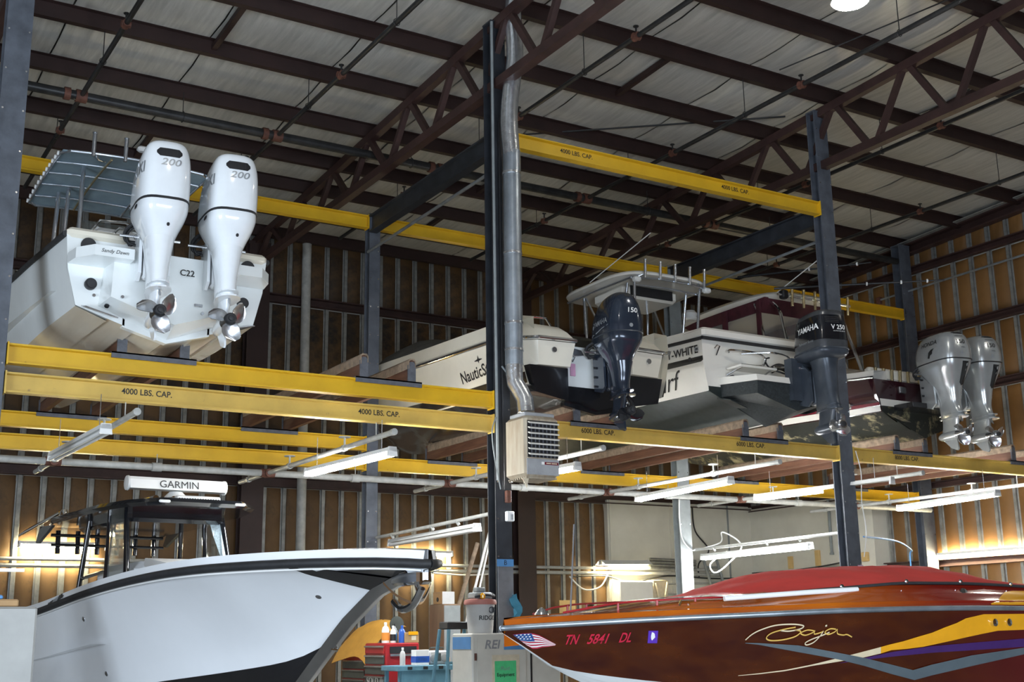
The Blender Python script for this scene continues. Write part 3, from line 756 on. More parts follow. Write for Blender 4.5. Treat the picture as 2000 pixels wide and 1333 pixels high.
def outboard(kind, loc, label, rz=0.0):
    S_ = SPEC[kind]
    t = thing('outboard_motor', label, 'outboard motor', loc, rz, 'outboard motors on the racked boats')
    cm = S_['cm']
    cow = MB().loft(smooth_rings(S_['cowl'])).build('cowling', cm, t, smooth=50)
    low = MB().loft(smooth_rings(S_['low'])).build('lower_cowling', S_.get('lm', cm), t, smooth=50)
    if S_.get('belt'):
        z, hw, yb, yf, n, ti, h = S_['belt']
        MB().loft([ring(z-h, hw, yb, yf, n, 30, ti), ring(z-h*0.5, hw+0.006, yb-0.006, yf+0.006, n, 30, ti), ring(z+h, hw, yb, yf, n, 30, ti)]).build('belt_seal', S_.get('bm', 'rubber'), t, smooth=50)
    leg = MB().loft(smooth_rings(S_['leg'])).build('midsection', S_.get('gm', cm), t, smooth=50)
    pz, pl, gz = S_['plate'], S_['plen'], S_['prop']
    gm = S_.get('gm', cm)
    # anti-ventilation plate
    out = [(-0.055, 0.16), (-0.10, -0.02), (-0.115, -0.18), (-0.09, -pl+0.05), (-0.04, -pl), (0.04, -pl), (0.09, -pl+0.05), (0.115, -0.18), (0.10, -0.02), (0.055, 0.16)]
    MB().extr(out, (0, 0, pz-0.006), (1, 0, 0), (0, 1, 0), (0, 0, 0.014)).build('anti_ventilation_plate', gm, t, smooth=0)
    out2 = [(a*0.85, b+0.02) for a, b in out]
    MB().extr(out2, (0, 0, pz+0.05), (1, 0, 0), (0, 1, 0), (0, 0, 0.012)).build('splash_plate', gm, t, smooth=0)
    # gearcase: strut + bullet + skeg
    MB().loft(smooth_rings([(pz, 0.045, -0.20, 0.16, 2.2), (pz-0.08, 0.042, -0.17, 0.17, 2.2), (gz+0.06, 0.045, -0.14, 0.19, 2.2), (gz, 0.05, -0.13, 0.2, 2.2)])).build('gearcase_strut', gm, t, smooth=50)
    MB().lathe((0, 0.30, gz), [(0.004, 0), (0.03, -0.03), (0.055, -0.09), (0.066, -0.18), (0.068, -0.32), (0.060, -0.42), (0.057, -0.46)], (0, 1, 0), 20).build('gearcase', gm, t)
    MB().extr([(0.19, gz-0.04), (0.02, 0.04), (-0.10, 0.0), (-0.13, 0.02), (-0.11, gz-0.045)], (-0.009, 0, 0), (0, 1, 0), (0, 0, 1), (0.018, 0, 0)).build('skeg', gm, t, smooth=0)
    MB().extr([(-0.04, pz-0.004), (-0.10, pz-0.004), (-0.13, pz-0.075), (-0.09, pz-0.05)], (-0.008, -0.13, 0), (0, 1, 0), (0, 0, 1), (0.016, 0, 0)).build('trim_anode', S_.get('am', 'steel'), t, smooth=0)
    propeller(t, -0.24, gz, S_['pm'], S_.get('pr', 0.185), S_.get('rot', 0.4), S_.get('hub', 0.058), S_.get('hm', 'dark'))
    # transom bracket
    zb0, zb1 = S_['brk']
    for s in (-1, 1):
        MB().extr([(0.10, zb0+0.06), (0.20, zb0), (0.40, zb0+0.05), (0.42, zb1), (0.26, zb1+0.06), (0.12, zb1-0.05)], (s*0.13-0.014, 0, 0), (0, 1, 0), (0, 0, 1), (0.028, 0, 0)).build('clamp_bracket', S_.get('km', gm), t, smooth=0)
        bm = MB()
        for k in range(4): bm.cyl((s*0.15-0.02, 0.34, zb0+0.1+k*(zb1-zb0-0.14)/3), (s*0.15+0.02, 0.34, zb0+0.1+k*(zb1-zb0-0.14)/3), 0.014, n=8)
        bm.build('bracket_bolts', 'dark', t)['kind'] = 'stuff'
    MB().bbox(-0.10, 0.10, 0.08, 0.24, zb0+0.02, zb1-0.02, 0.02).build('swivel_bracket', S_.get('km', gm), t)
    MB().cyl((-0.17, 0.28, zb1+0.02), (0.17, 0.28, zb1+0.02), 0.022, n=10).build('tilt_tube', 'steel', t)
    MB().cyl((0, 0.2, zb0+0.08), (0, 0.3, zb1-0.08), 0.03, n=10).build('tilt_cylinder', 'dark', t)
    pts = [(-0.06, 0.2, zb1+0.08), (-0.16, 0.26, zb1+0.15), (-0.24, 0.36, zb1+0.10), (-0.22, 0.42, zb1+0.02), (-0.10, 0.40, zb1+0.0), (-0.04, 0.5, zb1-0.02)]
    MB().tube(catmull(pts, 5), 0.018, 8).tube(catmull([V(*p)+V(0.03, 0.02, 0.035*(-1)**i) for i, p in enumerate(pts)], 5), 0.012, 6).tube(catmull([V(*p)+V(0.02, -0.03, -0.03) for p in pts], 5), 0.01, 6).build('rigging_hoses', 'rubber', t)
    MB().cyl((-0.30, 0.30, zb1+0.03), (0.26, 0.30, zb1+0.03), 0.014, n=8).build('steering_ram', 'steel', t)
    S_['decor'](t, cow, low, leg)
    return t
def side_text(s, size, m, t, y, z, b, **k):
    return text(s, size, m, t, (-1, y, z), (0, -1, 0), (0, 0, 1), bvh=b, d=(1, 0, 0), **k)
def back_text(s, size, m, t, x, z, b, **k):
    return text(s, size, m, t, (x, -1, z), (1, 0, 0), (0, 0, 1), bvh=b, d=(0, 1, 0), **k)
def patch(t, name, m, b, o, ux, uy, poly, d, lift=0.004, n=6):
    # a polygon draped on a surface: fan grid between first half and second half of the outline
    h = len(poly)//2; A = poly[:h]; B = poly[h:][::-1]
    o, ux, uy, d = Vector(o), Vector(ux), Vector(uy), Vector(d); rows = []
    for j in range(n+1):
        f = j/n; row = []
        for (a, bq) in zip(A, B):
            q = (a[0]+(bq[0]-a[0])*f, a[1]+(bq[1]-a[1])*f)
            p = o+ux*q[0]+uy*q[1]
            hit = b.ray_cast(p-d*2.0, d)
            row.append((hit[0] if hit[0] is not None else b.find_nearest(p)[0])-d*lift)
        rows.append(row)
    return MB().grid(rows).build(name, m, t, smooth=60)
def rrect(w, h, r=0.3, n=5):
    # upper edge left to right, then lower edge right to left
    up_, lo = [], []
    for k in range(n+1):
        x = -w/2+w*k/n; e = max(0, abs(x)-(w/2-r*h))/(r*h) if r > 0 else 0
        y = h/2-r*h*(1-math.sqrt(max(0, 1-e*e)))
        up_.append((x, y)); lo.append((x, -y))
    return up_+lo[::-1]
def dec_white(t, cow, low, leg):
    b = bvh_of(cow); bl = bvh_of(low)
    patch(t, 'air_intake', 'dark', b, (0.0, -1, 1.70), (1, 0, 0), (0, 0, 1), rrect(0.23, 0.085, 0.35, 8), (0, 1, 0), 0.002)
    for k in range(5):
        x = -0.066+k*0.033
        patch(t, 'intake_fin', 'rubber', b, (x, -1, 1.70), (1, 0, 0), (0, 0, 1), [(-0.004, 0.036), (0.004, 0.036), (0.004, -0.036), (-0.004, -0.036)], (0, 1, 0), 0.006, 2)
    back_text('200', 0.095, 'text_grey', t, 0.01, 1.60, b, name='power_lettering', shear=0.25, off=0.003, width=1.25)
    side_text('SUZUKI', 0.15, 'text_grey', t, -0.09, 1.56, b, name='maker_lettering', off=0.003, width=0.95)
    for k, zz in enumerate((1.49, 1.475)):
        patch(t, 'accent_stripe', 'text_grey', b, (-1, -0.03, zz), (0, -1, 0), (0, 0, 1), [(-0.2, 0.004), (0, 0.004), (0.22, 0.004), (0.22, 0), (0, 0), (-0.2, 0)], (1, 0, 0), 0.003, 1)
    patch(t, 'side_vent', 'dark', bl, (-1, -0.12, 1.235), (0, -1, 0), (0, 0, 1), rrect(0.11, 0.035, 0.4), (1, 0, 0), 0.003, 2)
    patch(t, 'flush_plug', 'dark', bl, (0.03, -1, 1.04), (1, 0, 0), (0, 0, 1), rrect(0.03, 0.03, 0.5, 8), (0, 1, 0), 0.004, 2)
def dec_white2(t, cow, low, leg): dec_white(t, cow, low, leg)
def dec_blue(t, cow, low, leg):
    b = bvh_of(cow)
    back_text('150', 0.085, 'text_white', t, 0.03, 1.385, b, name='power_lettering', off=0.004, width=1.1, shear=0.1)
    side_text('YAMAHA', 0.088, 'text_grey', t, -0.02, 1.29, b, name='maker_lettering', off=0.003)
    patch(t, 'tuning_fork_emblem', 'text_grey', b, (-1, 0.17, 1.27), (0, -1, 0), (0, 0, 1), rrect(0.05, 0.05, 0.5, 8), (1, 0, 0), 0.003, 2)
    patch(t, 'accent_stripe', 'text_grey', b, (-1, 0, 1.20), (0, -1, 0), (0, 0, 1), [(-0.26, -0.035), (-0.1, -0.01), (0.08, 0.018), (0.22, 0.035), (0.22, 0.03), (0.08, 0.008), (-0.1, -0.022), (-0.26, -0.048)], (1, 0, 0), 0.003, 1)
    patch(t, 'round_emblem', 'text_grey', b, (0.01, -1, 1.205), (1, 0, 0), (0, 0, 1), rrect(0.05, 0.045, 0.5, 8), (0, 1, 0), 0.003, 2)
    patch(t, 'top_emblem', 'dark', b, (0.0, -1, 1.575), (1, 0, 0), (0, 0, 1), rrect(0.07, 0.03, 0.5, 8), (0, 1, 0), 0.003, 2)
def dec_v(t, cow, low, leg):
    b = bvh_of(cow)
    # black band, vents, lettering
    R = smooth_rings(SPEC['v']['band'])
    MB().loft(R, cap0=False, cap1=False).build('black_band', 'black_gloss', t, smooth=50)
    bb = b
    for k in range(4):
        patch(t, 'vent_slot', 'rubber', b, (0.03, -1, 1.585-k*0.022), (1, 0, 0), (0, 0, 1), [(-0.17, 0.005), (0, 0.005), (0.16, 0.005), (0.16, -0.005), (0, -0.005), (-0.17, -0.005)], (0, 1, 0), 0.014, 1)
    back_text('V 250', 0.085, 'text_white', t, 0.04, 1.455, b, name='power_lettering', off=0.003, width=1.0, lift=0.012)
    back_text('SALTWATER SERIES', 0.02, 'text_white', t, 0.05, 1.405, b, name='small_lettering', lift=0.012)
    side_text('YAMAHA', 0.105, 'text_white', t, -0.05, 1.47, b, name='maker_lettering', off=0.004, lift=0.012)
    side_text('Saltwater Series', 0.05, 'text_grey', t, -0.02, 1.30, b, name='side_script', shear=0.3, lift=0.012)
def dec_silver(t, cow, low, leg):
    b = bvh_of(cow); bl = bvh_of(low)
    side_text('HONDA', 0.088, 'text_black', t, 0.0, 1.50, b, name='maker_lettering', off=0.003, width=1.05)
    patch(t, 'wing_emblem', 'text_black', b, (-1, -0.03, 1.36), (0, -1, 0), (0, 0, 1), [(-0.06, -0.06), (-0.03, 0.02), (0.02, 0.05), (0.09, 0.06), (0.05, 0.02), (0.05, -0.01), (0.0, -0.03), (-0.02, -0.07)], (1, 0, 0), 0.003, 2)
    back_text('150', 0.085, 'text_black', t, 0.0, 1.47, b, name='power_lettering', off=0.003, width=1.15)
    back_text('HONDA', 0.028, 'text_black', t, 0.0, 1.555, b, name='small_lettering', width=1.3)
    back_text('VTEC', 0.03, 'text_black', t, 0.03, 1.39, b, name='small_lettering')
    patch(t, 'round_emblem', 'text_grey', b, (0.0, -1, 1.315), (1, 0, 0), (0, 0, 1), rrect(0.05, 0.055, 0.5, 8), (0, 1, 0), 0.003, 2)
    patch(t, 'air_intake', 'dark', b, (0.0, -1, 1.605), (1, 0, 0), (0, 0, 1), rrect(0.18, 0.026, 0.3), (0, 1, 0), 0.003, 2)
    patch(t, 'black_side_panel', 'black_gloss', bl, (1, -0.22, 1.03), (0, -1, 0), (0, 0, 1), [(-0.05, 0.16), (0.02, 0.16), (0.09, 0.16), (0.0, -0.16), (-0.02, -0.16), (-0.05, -0.14)], (-1, 0, 0), 0.004, 4)
    patch(t, 'black_rear_panel', 'black_gloss', bl, (0.055, -1, 1.04), (1, 0, 0), (0, 0, 1), [(-0.045, 0.16), (0.0, 0.16), (0.055, 0.16), (0.03, -0.14), (-0.01, -0.16), (-0.045, -0.12)], (0, 1, 0), 0.004, 4)
SPEC = {
 'white': dict(cm='suz_white', gm='suz_white', pm='steel', decor=dec_white, plate=0.455, plen=0.33, prop=0.23, brk=(0.62, 1.05), hm='dark', rot=0.55, pr=0.2,
    cowl=[(1.29, 0.235, -0.40, 0.44, 3.6, 0.05), (1.40, 0.238, -0.41, 0.42, 3.6, 0.05), (1.53, 0.235, -0.412, 0.35, 3.6, 0.03), (1.66, 0.225, -0.40, 0.22, 3.4, -0.02), (1.76, 0.20, -0.375, 0.09, 3.2, -0.06), (1.815, 0.165, -0.34, 0.0, 3.0, -0.08), (1.84, 0.10, -0.27, -0.07, 2.6, -0.08)],
    low=[(1.285, 0.232, -0.398, 0.435, 3.6, 0.05), (1.21, 0.230, -0.395, 0.40, 3.4, 0.05), (1.12, 0.205, -0.36, 0.32, 3.0, 0.03), (1.03, 0.165, -0.31, 0.24, 2.8, 0.02), (0.955, 0.135, -0.275, 0.19, 2.6, 0.0)],
    leg=[(0.957, 0.134, -0.274, 0.19, 2.6), (0.80, 0.112, -0.25, 0.17, 2.5), (0.66, 0.095, -0.235, 0.16, 2.5), (0.55, 0.088, -0.235, 0.16, 2.5), (0.46, 0.075, -0.23, 0.17, 2.3)],
    belt=(1.288, 0.234, -0.402, 0.438, 3.6, 0.05, 0.012)),
 'blue': dict(cm='yam_blue', gm='yam_blue', pm='black_gloss', decor=dec_blue, plate=0.41, plen=0.30, prop=0.21, brk=(0.50, 0.98), hm='dark', rot=1.4, pr=0.175,
    cowl=[(1.15, 0.234, -0.358, 0.391, 3.2, 0.02), (1.25, 0.237, -0.365, 0.391, 3.2, 0.02), (1.38, 0.228, -0.358, 0.363, 3.0, 0), (1.50, 0.197, -0.335, 0.298, 2.8, 0), (1.59, 0.153, -0.288, 0.214, 2.6, 0), (1.64, 0.093, -0.205, 0.121, 2.4, 0), (1.66, 0.028, -0.074, 0.028, 2.0, 0)],
    low=[(1.145, 0.234, -0.358, 0.391, 3.2, 0.02), (1.06, 0.231, -0.352, 0.363, 3.0, 0.02), (0.98, 0.200, -0.307, 0.279, 2.8, 0), (0.89, 0.153, -0.256, 0.205, 2.6, 0), (0.81, 0.121, -0.223, 0.167, 2.5, 0)],
    leg=[(0.812, 0.130, -0.24, 0.18, 2.5), (0.70, 0.105, -0.22, 0.16, 2.5), (0.58, 0.09, -0.19, 0.16, 2.5), (0.48, 0.082, -0.20, 0.16, 2.4), (0.41, 0.072, -0.22, 0.17, 2.3)],
    belt=(1.147, 0.236, -0.361, 0.394, 3.2, 0.02, 0.008), bm='yam_grey'),
 'v': dict(cm='yam_side', gm='yam_grey', lm='yam_grey', pm='steel', decor=dec_v, plate=0.44, plen=0.28, prop=0.22, brk=(0.52, 1.02), rot=0.9, hub=0.07, hm='steel', pr=0.15,
    cowl=[(1.19, 0.238, -0.32, 0.37, 4.2, 0.0), (1.30, 0.238, -0.325, 0.37, 4.2, 0), (1.50, 0.228, -0.32, 0.35, 4.0, 0), (1.63, 0.215, -0.305, 0.32, 3.8, -0.02), (1.685, 0.19, -0.275, 0.26, 3.4, -0.03), (1.70, 0.12, -0.2, 0.18, 3.0, -0.03)],
    band=[(1.30, 0.242, -0.329, 0.374, 4.2, 0), (1.50, 0.233, -0.325, 0.355, 4.0, 0), (1.615, 0.222, -0.313, 0.33, 3.8, -0.02)],
    low=[(1.195, 0.246, -0.33, 0.38, 4.0, 0), (1.15, 0.246, -0.33, 0.37, 3.8, 0), (1.11, 0.22, -0.30, 0.31, 3.4, 0), (1.085, 0.16, -0.24, 0.2, 3.0, 0)],
    leg=[(1.10, 0.150, -0.22, 0.18, 3.0), (1.0, 0.125, -0.21, 0.16, 2.8), (0.8, 0.110, -0.21, 0.15, 2.8), (0.62, 0.100, -0.22, 0.15, 2.8), (0.5, 0.095, -0.25, 0.16, 2.6), (0.44, 0.085, -0.27, 0.17, 2.4)],
    belt=(1.195, 0.25, -0.334, 0.384, 4.0, 0, 0.012), bm='yam_grey'),
 'silver': dict(cm='hon_silver', gm='hon_silver', pm='steel', decor=dec_silver, plate=0.45, plen=0.34, prop=0.22, brk=(0.62, 1.10), rot=0.2, hm='steel', pr=0.17,
    cowl=[(1.24, 0.248, -0.384, 0.446, 3.6, 0.0), (1.34, 0.253, -0.391, 0.446, 3.6, 0), (1.46, 0.243, -0.378, 0.428, 3.4, 0), (1.57, 0.213, -0.347, 0.372, 3.2, 0.02), (1.635, 0.161, -0.285, 0.273, 2.8, 0.02), (1.65, 0.074, -0.149, 0.124, 2.2, 0)],
    low=[(1.235, 0.246, -0.382, 0.444, 3.6, 0), (1.14, 0.229, -0.357, 0.393, 3.4, 0), (1.02, 0.188, -0.302, 0.296, 3.0, 0), (0.88, 0.135, -0.243, 0.205, 2.8, 0), (0.74, 0.112, -0.222, 0.172, 2.6, 0)],
    leg=[(0.742, 0.110, -0.22, 0.17, 2.6), (0.66, 0.096, -0.21, 0.16, 2.6), (0.58, 0.09, -0.225, 0.16, 2.5), (0.50, 0.082, -0.27, 0.17, 2.4), (0.45, 0.072, -0.34, 0.18, 2.2)],
    belt=(1.238, 0.250, -0.387, 0.449, 3.6, 0, 0.008)),
}
outboard('white', (2.90, 10.98, 4.23), 'white outboard motor with 200 lettering, left of the twin pair', -0.09)
o2 = outboard('white', (3.555, 11.0, 4.235), 'white outboard motor with 200 lettering and round emblem, right of the twin pair', -0.09)
b_ = bvh_of(o2.children[0])
patch(o2, 'round_emblem', 'text_black', b_, (0.02, -1, 1.375), (1, 0, 0), (0, 0, 1), rrect(0.07, 0.055, 0.5, 8), (0, 1, 0), 0.003, 2)
back_text('***', 0.06, 'decal_gold', o2, 0.02, 1.365, b_, name='emblem_print', lift=0.006, width=0.6)
outboard('blue', (8.49, 11.44, 3.87), 'dark blue rounded outboard motor with 150 lettering', -0.2)
outboard('v', (11.40, 11.0, 3.845), 'grey and black square outboard motor lettered V 250', -0.22)
outboard('silver', (13.98, 11.2, 3.96), 'silver outboard motor with wing emblem, left of the silver pair', -0.25)
outboard('silver', (14.65, 11.22, 3.98), 'silver outboard motor, right of the silver pair, nearest the right wall', -0.25)
# ================================================================ bunks that carry the racked boats
def bunks(xa, xb, zt, label, hb=0.24, carpet=True, ye=15.85):
    t = thing('boat_bunk', label, 'boat bunk', ((xa+xb)/2, YFR, zt))
    for x in (xa, xb):
        bo = MB().box(x-0.03, x+0.03, YFR-0.05, ye, zt+0.015, zt+hb).build('bunk_board', 'wood', t, smooth=0, world=True)
        if carpet:
            MB().extr([(-0.045, -0.09), (-0.045, 0.0), (-0.025, 0.025), (0.025, 0.025), (0.045, 0.0), (0.045, -0.07), (0.037, -0.07), (0.035, 0.0), (0.0, 0.012), (-0.035, 0.0), (-0.037, -0.09)], (x, YFR-0.07, zt+hb-0.01), (1, 0, 0), (0, 0, 1), (0, ye-YFR, 0)).build('carpet_cover', 'carpet', bo, smooth=0, world=True)
        for y in (YFR-0.065, ye-0.02):
            MB().extr([(-0.048, 0), (0.048, 0), (0.048, hb-0.07), (0.02, hb-0.03), (-0.02, hb-0.03), (-0.048, hb-0.07)], (x, y, zt+0.01), (1, 0, 0), (0, 0, 1), (0, 0.02, 0)).build('upright_bracket', 'bracket', t, smooth=0, world=True)
    for y in (YFR-0.075, YBK-0.06):
        MB().box(xa-0.10, xb+0.12, y, y+0.11, zt+0.001, zt+0.016).box(xa-0.10, xb+0.12, y, y+0.014, zt-0.045, zt+0.016).build('base_angle', 'bracket', t, smooth=0, world=True)
    return t
bunks(2.88, 3.50, ZU, 'pair of wooden bunks under the white boat with twin white outboards')
bunks(5.47, 6.05, ZU, 'empty pair of carpeted wooden bunks in the left bay', 0.26)
bunks(8.26, 8.86, ZL, 'pair of wooden bunks under the boat with the dark blue outboard')
bunks(10.93, 11.54, ZL, 'pair of wooden bunks under the green bottomed boat', 0.23)
bunks(13.78, 14.37, ZL, 'pair of wooden bunks under the maroon striped boat', 0.22)
bunks(16.35, 17.0, ZL, 'empty pair of carpeted wooden bunks at the far right', 0.25)

# ================================================================ boats
def interp(st, n):
    st = np.array(st, float); ys = st[:, 0]
    q = np.concatenate([np.linspace(ys[i], ys[i+1], max(2, int(round(n*(ys[i+1]-ys[i])/(ys[-1]-ys[0])))+1))[:-1] for i in range(len(ys)-1)]+[[ys[-1]]])
    # monotone-ish cubic through the stations
    out = []
    for y in q:
        i = int(min(max(np.searchsorted(ys, y)-1, 0), len(ys)-2)); h = ys[i+1]-ys[i]; t = (y-ys[i])/h
        row = [y]
        for c in range(1, st.shape[1]):
            v = st[:, c]; d = np.diff(v)/np.diff(ys)
            def slope(k):
                if k == 0: return d[0]
                if k == len(v)-1: return d[-1]
                if d[k-1]*d[k] <= 0: return 0.0
                return 2*d[k-1]*d[k]/(d[k-1]+d[k])
            m0, m1 = slope(i), slope(i+1)
            row.append((2*t**3-3*t**2+1)*v[i]+(t**3-2*t**2+t)*h*m0+(-2*t**3+3*t**2)*v[i+1]+(t**3-t**2)*h*m1)
        out.append(row)
    return out
def hull(t, st, mbot, mside, n=26, flare=(1.0, 1.7), strakes=True, mrail='rubber', rail_r=0.03, cap=0.10, mcap=None, caph=0.03, boot=None):
    """st rows: y, keel z, chine half width, chine z, sheer half width, sheer z (stern to bow, local)."""
    R = interp(st, n); y0, y1 = R[0][0], R[-1][0]
    bot, side, sheer, inner, bt = [], [], [], [], []
    for (y, kz, ch, cz, sh, sz) in R:
        f = (y-y0)/(y1-y0); p = flare[0]+(flare[1]-flare[0])*f**1.5
        row = [V(0, y, kz)]
        for a, st_ in ((0.34, 0.0), (0.345, 0.022), (0.66, 0.012), (0.665, 0.036)) if strakes else ((0.35, 0), (0.7, 0)):
            row.append(V(ch*a, y, kz+(cz-kz)*a-(st_*min(1, ch/0.6) if ch > 0.1 else 0)))
        row += [V(ch, y, cz-0.012*min(1, ch))]
        bot.append(row)
        srow = []
        for k in range(9):
            u = k/8; hw = ch+(sh-ch)*u**p
            srow.append(V(hw+0.02*math.sin(PI*u), y, cz-0.012*min(1, ch)+(sz-cz+0.012*min(1, ch))*u))
        side.append(srow); sheer.append(V(sh, y, sz))
        iw = max(sh-cap, 0.0); inner.append((V(sh, y, sz), V(max(sh-0.02, 0), y, sz+caph), V(iw, y, sz+caph+0.012), V(max(iw-0.01, 0), y, sz-0.12)))
    hb = MB().grid(bot).mirror().build('hull_bottom', mbot, t, smooth=25)
    hs = MB().grid(side).mirror().build('hull_side', mside, t, smooth=45)
    if boot:
        MB().grid([[p+V(0.004, 0, 0) for p in r[:2]] for r in side]).mirror().build('boot_stripe', boot, t, smooth=45)
    rl = MB(); nose = [V(sheer[-1].x*0.5, y1+rail_r*0.5, sheer[-1].z), V(0, y1+rail_r*0.7, sheer[-1].z)]
    rl.tube([p+V(0.008, 0, 0) for p in sheer]+nose, rail_r, 8); rl.mirror(); rl = rl.build('rub_rail', mrail, t, smooth=60)
    gw = MB().grid([list(r) for r in inner]).mirror().build('gunwale', mcap or mside, t, smooth=50)
    return R, hb, hs, rl, gw
def transom(t, st0, m, name='transom', y=0.0, ztop=None, th=0.05):
    _, kz, ch, cz, sh, sz = st0
    zt = ztop if ztop is not None else sz
    prof = [(0, kz), (ch, cz), (ch+(sh-ch)*0.6+0.02, cz+(sz-cz)*0.5), (sh, min(sz, zt)), (0, zt)]
    poly = prof+[(-a, b) for a, b in prof[-2:0:-1]]
    return MB().extr(poly, (0, y, 0), (1, 0, 0), (0, 0, 1), (0, th, 0)).build(name, m, t, smooth=0)
def deck(t, R, m, y0, y1, dz, frac=0.93, name='deck', crown=0.0):
    rows = []
    for (y, kz, ch, cz, sh, sz) in R:
        if y < y0-1e-6 or y > y1+1e-6: continue
        rows.append([V(sh*frac*u, y, sz+dz+crown*min(1, sh)*(1-u*u)) for u in (-1, -0.75, -0.5, -0.25, 0, 0.25, 0.5, 0.75, 1)])
    return MB().grid(rows).build(name, m, t, smooth=50)
def rod_holder(t, p, d=(0, -0.12, 1), L=0.25, m='alu', r=0.022):
    p = Vector(p); d = Vector(d).normalized()
    return MB().cyl(p, p+d*L, r, n=12).cyl(p+d*(L-0.012), p+d*L, r*1.18, n=12).build('rod_holder', m, t)

# ---- 1. white centre console with twin white outboards (left bay, upper beams)
bt = thing('motor_boat', 'pale white centre console boat with blue canvas top, racked at left', 'boat', (3.18, 11.55, 4.40), 0, 'boats stored on the rack')
st = [(0, 0.0, 0.86, 0.25, 0.98, 0.93), (1.5, 0.0, 0.92, 0.27, 1.08, 0.97), (3.2, 0.02, 0.90, 0.34, 1.13, 1.05), (4.6, 0.10, 0.70, 0.50, 1.04, 1.16), (5.8, 0.38, 0.36, 0.80, 0.72, 1.28), (6.5, 0.78, 0.12, 1.04, 0.33, 1.35), (6.85, 1.12, 0.0, 1.2, 0.04, 1.38)]
R, hb1, hs1, rl1, gw1 = hull(bt, st, 'bottom_cream', 'gelcoat', mcap='gelcoat_cream', cap=0.2, caph=0.06)
deck(bt, R, 'gelcoat', 0.3, 6.8, -0.45, 0.97, 'cockpit_sole')
# transom built in pieces: two quarters, a low motor well, a projecting pod, swim platforms
for s in (-1, 1):
    MB().extr([(s*0.40, 0.10), (s*0.86, 0.25), (s*0.95, 0.6), (s*0.98, 0.93), (s*0.40, 0.93)], (0, 0, 0), (1, 0, 0), (0, 0, 1), (0, 0.06, 0)).build('transom_quarter', 'gelcoat', bt, smooth=0)
    MB().bbox(min(s*0.40, s*0.98), max(s*0.40, s*0.98), -0.03, 0.42, 0.90, 1.0, 0.03).build('stern_coaming', 'gelcoat_cream', bt)
    MB().extr([(s*0.44, -0.40), (s*0.80, -0.40), (s*0.93, -0.22), (s*0.96, 0.0), (s*0.44, 0.0)], (0, 0, 0.64), (1, 0, 0), (0, 1, 0), (0, 0, 0.10)).build('swim_platform', 'gelcoat', bt, smooth=0)
    MB().cyl((s*0.78, -0.005, 0.84), (s*0.78, -0.03, 0.84), 0.07, n=20).build('rubber_vent', 'rubber', bt)
    MB().cyl((s*0.74, -0.005, 0.46), (s*0.74, -0.05, 0.46), 0.055, n=20).cyl((s*0.74, -0.05, 0.46), (s*0.74, -0.07, 0.46), 0.04, n=20).build('trim_tab_actuator', 'rubber', bt)
    MB().extr([(-0.15, 0), (0.15, 0), (0.15, -0.2), (-0.15, -0.2)], (s*0.66, -0.02, 0.20), (1, 0, 0.25*s), (0, 0.95, 0.25), (0, 0, 0.012)).build('trim_tab', 'steel', bt, smooth=0)
    MB().cyl((s*0.52, -0.03, 0.40), (s*0.60, -0.1, 0.24), 0.022, n=8).build('tab_ram', 'dark', bt)
MB().extr([(-0.42, 0.06), (0, -0.06), (0.42, 0.06), (0.42, 0.72), (-0.42, 0.72)], (0, 0, 0.03), (1, 0, 0), (0, 0, 1), (0, 0.08, 0)).build('motor_well', 'gelcoat', bt, smooth=0)
pod = MB().loft([[V(-0.66, 0.02, 0.26), V(0, 0.02, 0.0), V(0.66, 0.02, 0.26), V(0.62, 0.02, 0.70), V(-0.62, 0.02, 0.70)], [V(-0.60, -0.26, 0.30), V(0, -0.26, 0.10), V(0.60, -0.26, 0.30), V(0.58, -0.24, 0.78), V(-0.58, -0.24, 0.78)]]).build('motor_pod', 'gelcoat', bt, smooth=0)
text('C22', 0.085, 'text_black', bt, (0.10, -0.265, 0.62), (1, 0, 0), (0, 0, 1), off=0.003)
for x in (-0.7, -0.5, -0.28, 0.26, 0.48, 0.7): MB().cyl((x, -0.0, 0.17+abs(x)*0.27), (x, -0.285 if abs(x) < 0.6 else -0.02, 0.17+abs(x)*0.27), 0.016, n=8).build('drain_fitting', 'steel', bt)
MB().bbox(0.18, 0.26, -0.275, -0.26, 0.30, 0.33, 0.004).build('transducer_plate', 'steel', bt)
text('Sandy Dawn', 0.05, 'text_black', bt, (-0.62, -0.405, 0.69), (1, 0, 0), (0, 0, 1), shear=0.3)
tt = MB()
tt.tube([(-0.55, 0.0, 1.0), (-0.5, 0.02, 1.06), (-0.25, 0.02, 1.06), (-0.2, 0.0, 1.0)], 0.014, 8); tt.build('stern_grab_rail', 'chrome', bt)
# console, seat, leaning post
MB().bbox(-0.42, 0.42, 2.2, 2.9, 0.5, 1.55, 0.06).build('console', 'gelcoat', bt)
MB().extr([(2.2, 1.5), (2.9, 1.5), (2.85, 1.62), (2.5, 1.9), (2.42, 1.9)], (-0.4, 0, 0), (0, 1, 0), (0, 0, 1), (0.8, 0, 0)).build('console_windscreen', 'glass', bt, smooth=0)
MB().bbox(-0.52, 0.52, 1.2, 1.65, 0.5, 1.08, 0.06).build('leaning_post', 'gelcoat', bt)
MB().bbox(-0.52, -0.02, 1.1, 1.2, 1.05, 1.42, 0.05).build('seat_backrest', 'white_plastic', bt)
MB().tube([(-0.56, 1.08, 1.08), (-0.56, 1.06, 1.3), (-0.46, 1.05, 1.46), (-0.2, 1.05, 1.48), (-0.05, 1.06, 1.44), (-0.02, 1.08, 1.08)], 0.016, 8).build('backrest_rail', 'chrome', bt)
MB().bbox(0.08, 0.56, 1.1, 1.5, 1.05, 1.22, 0.04).build('cooler_seat', 'white_plastic', bt)
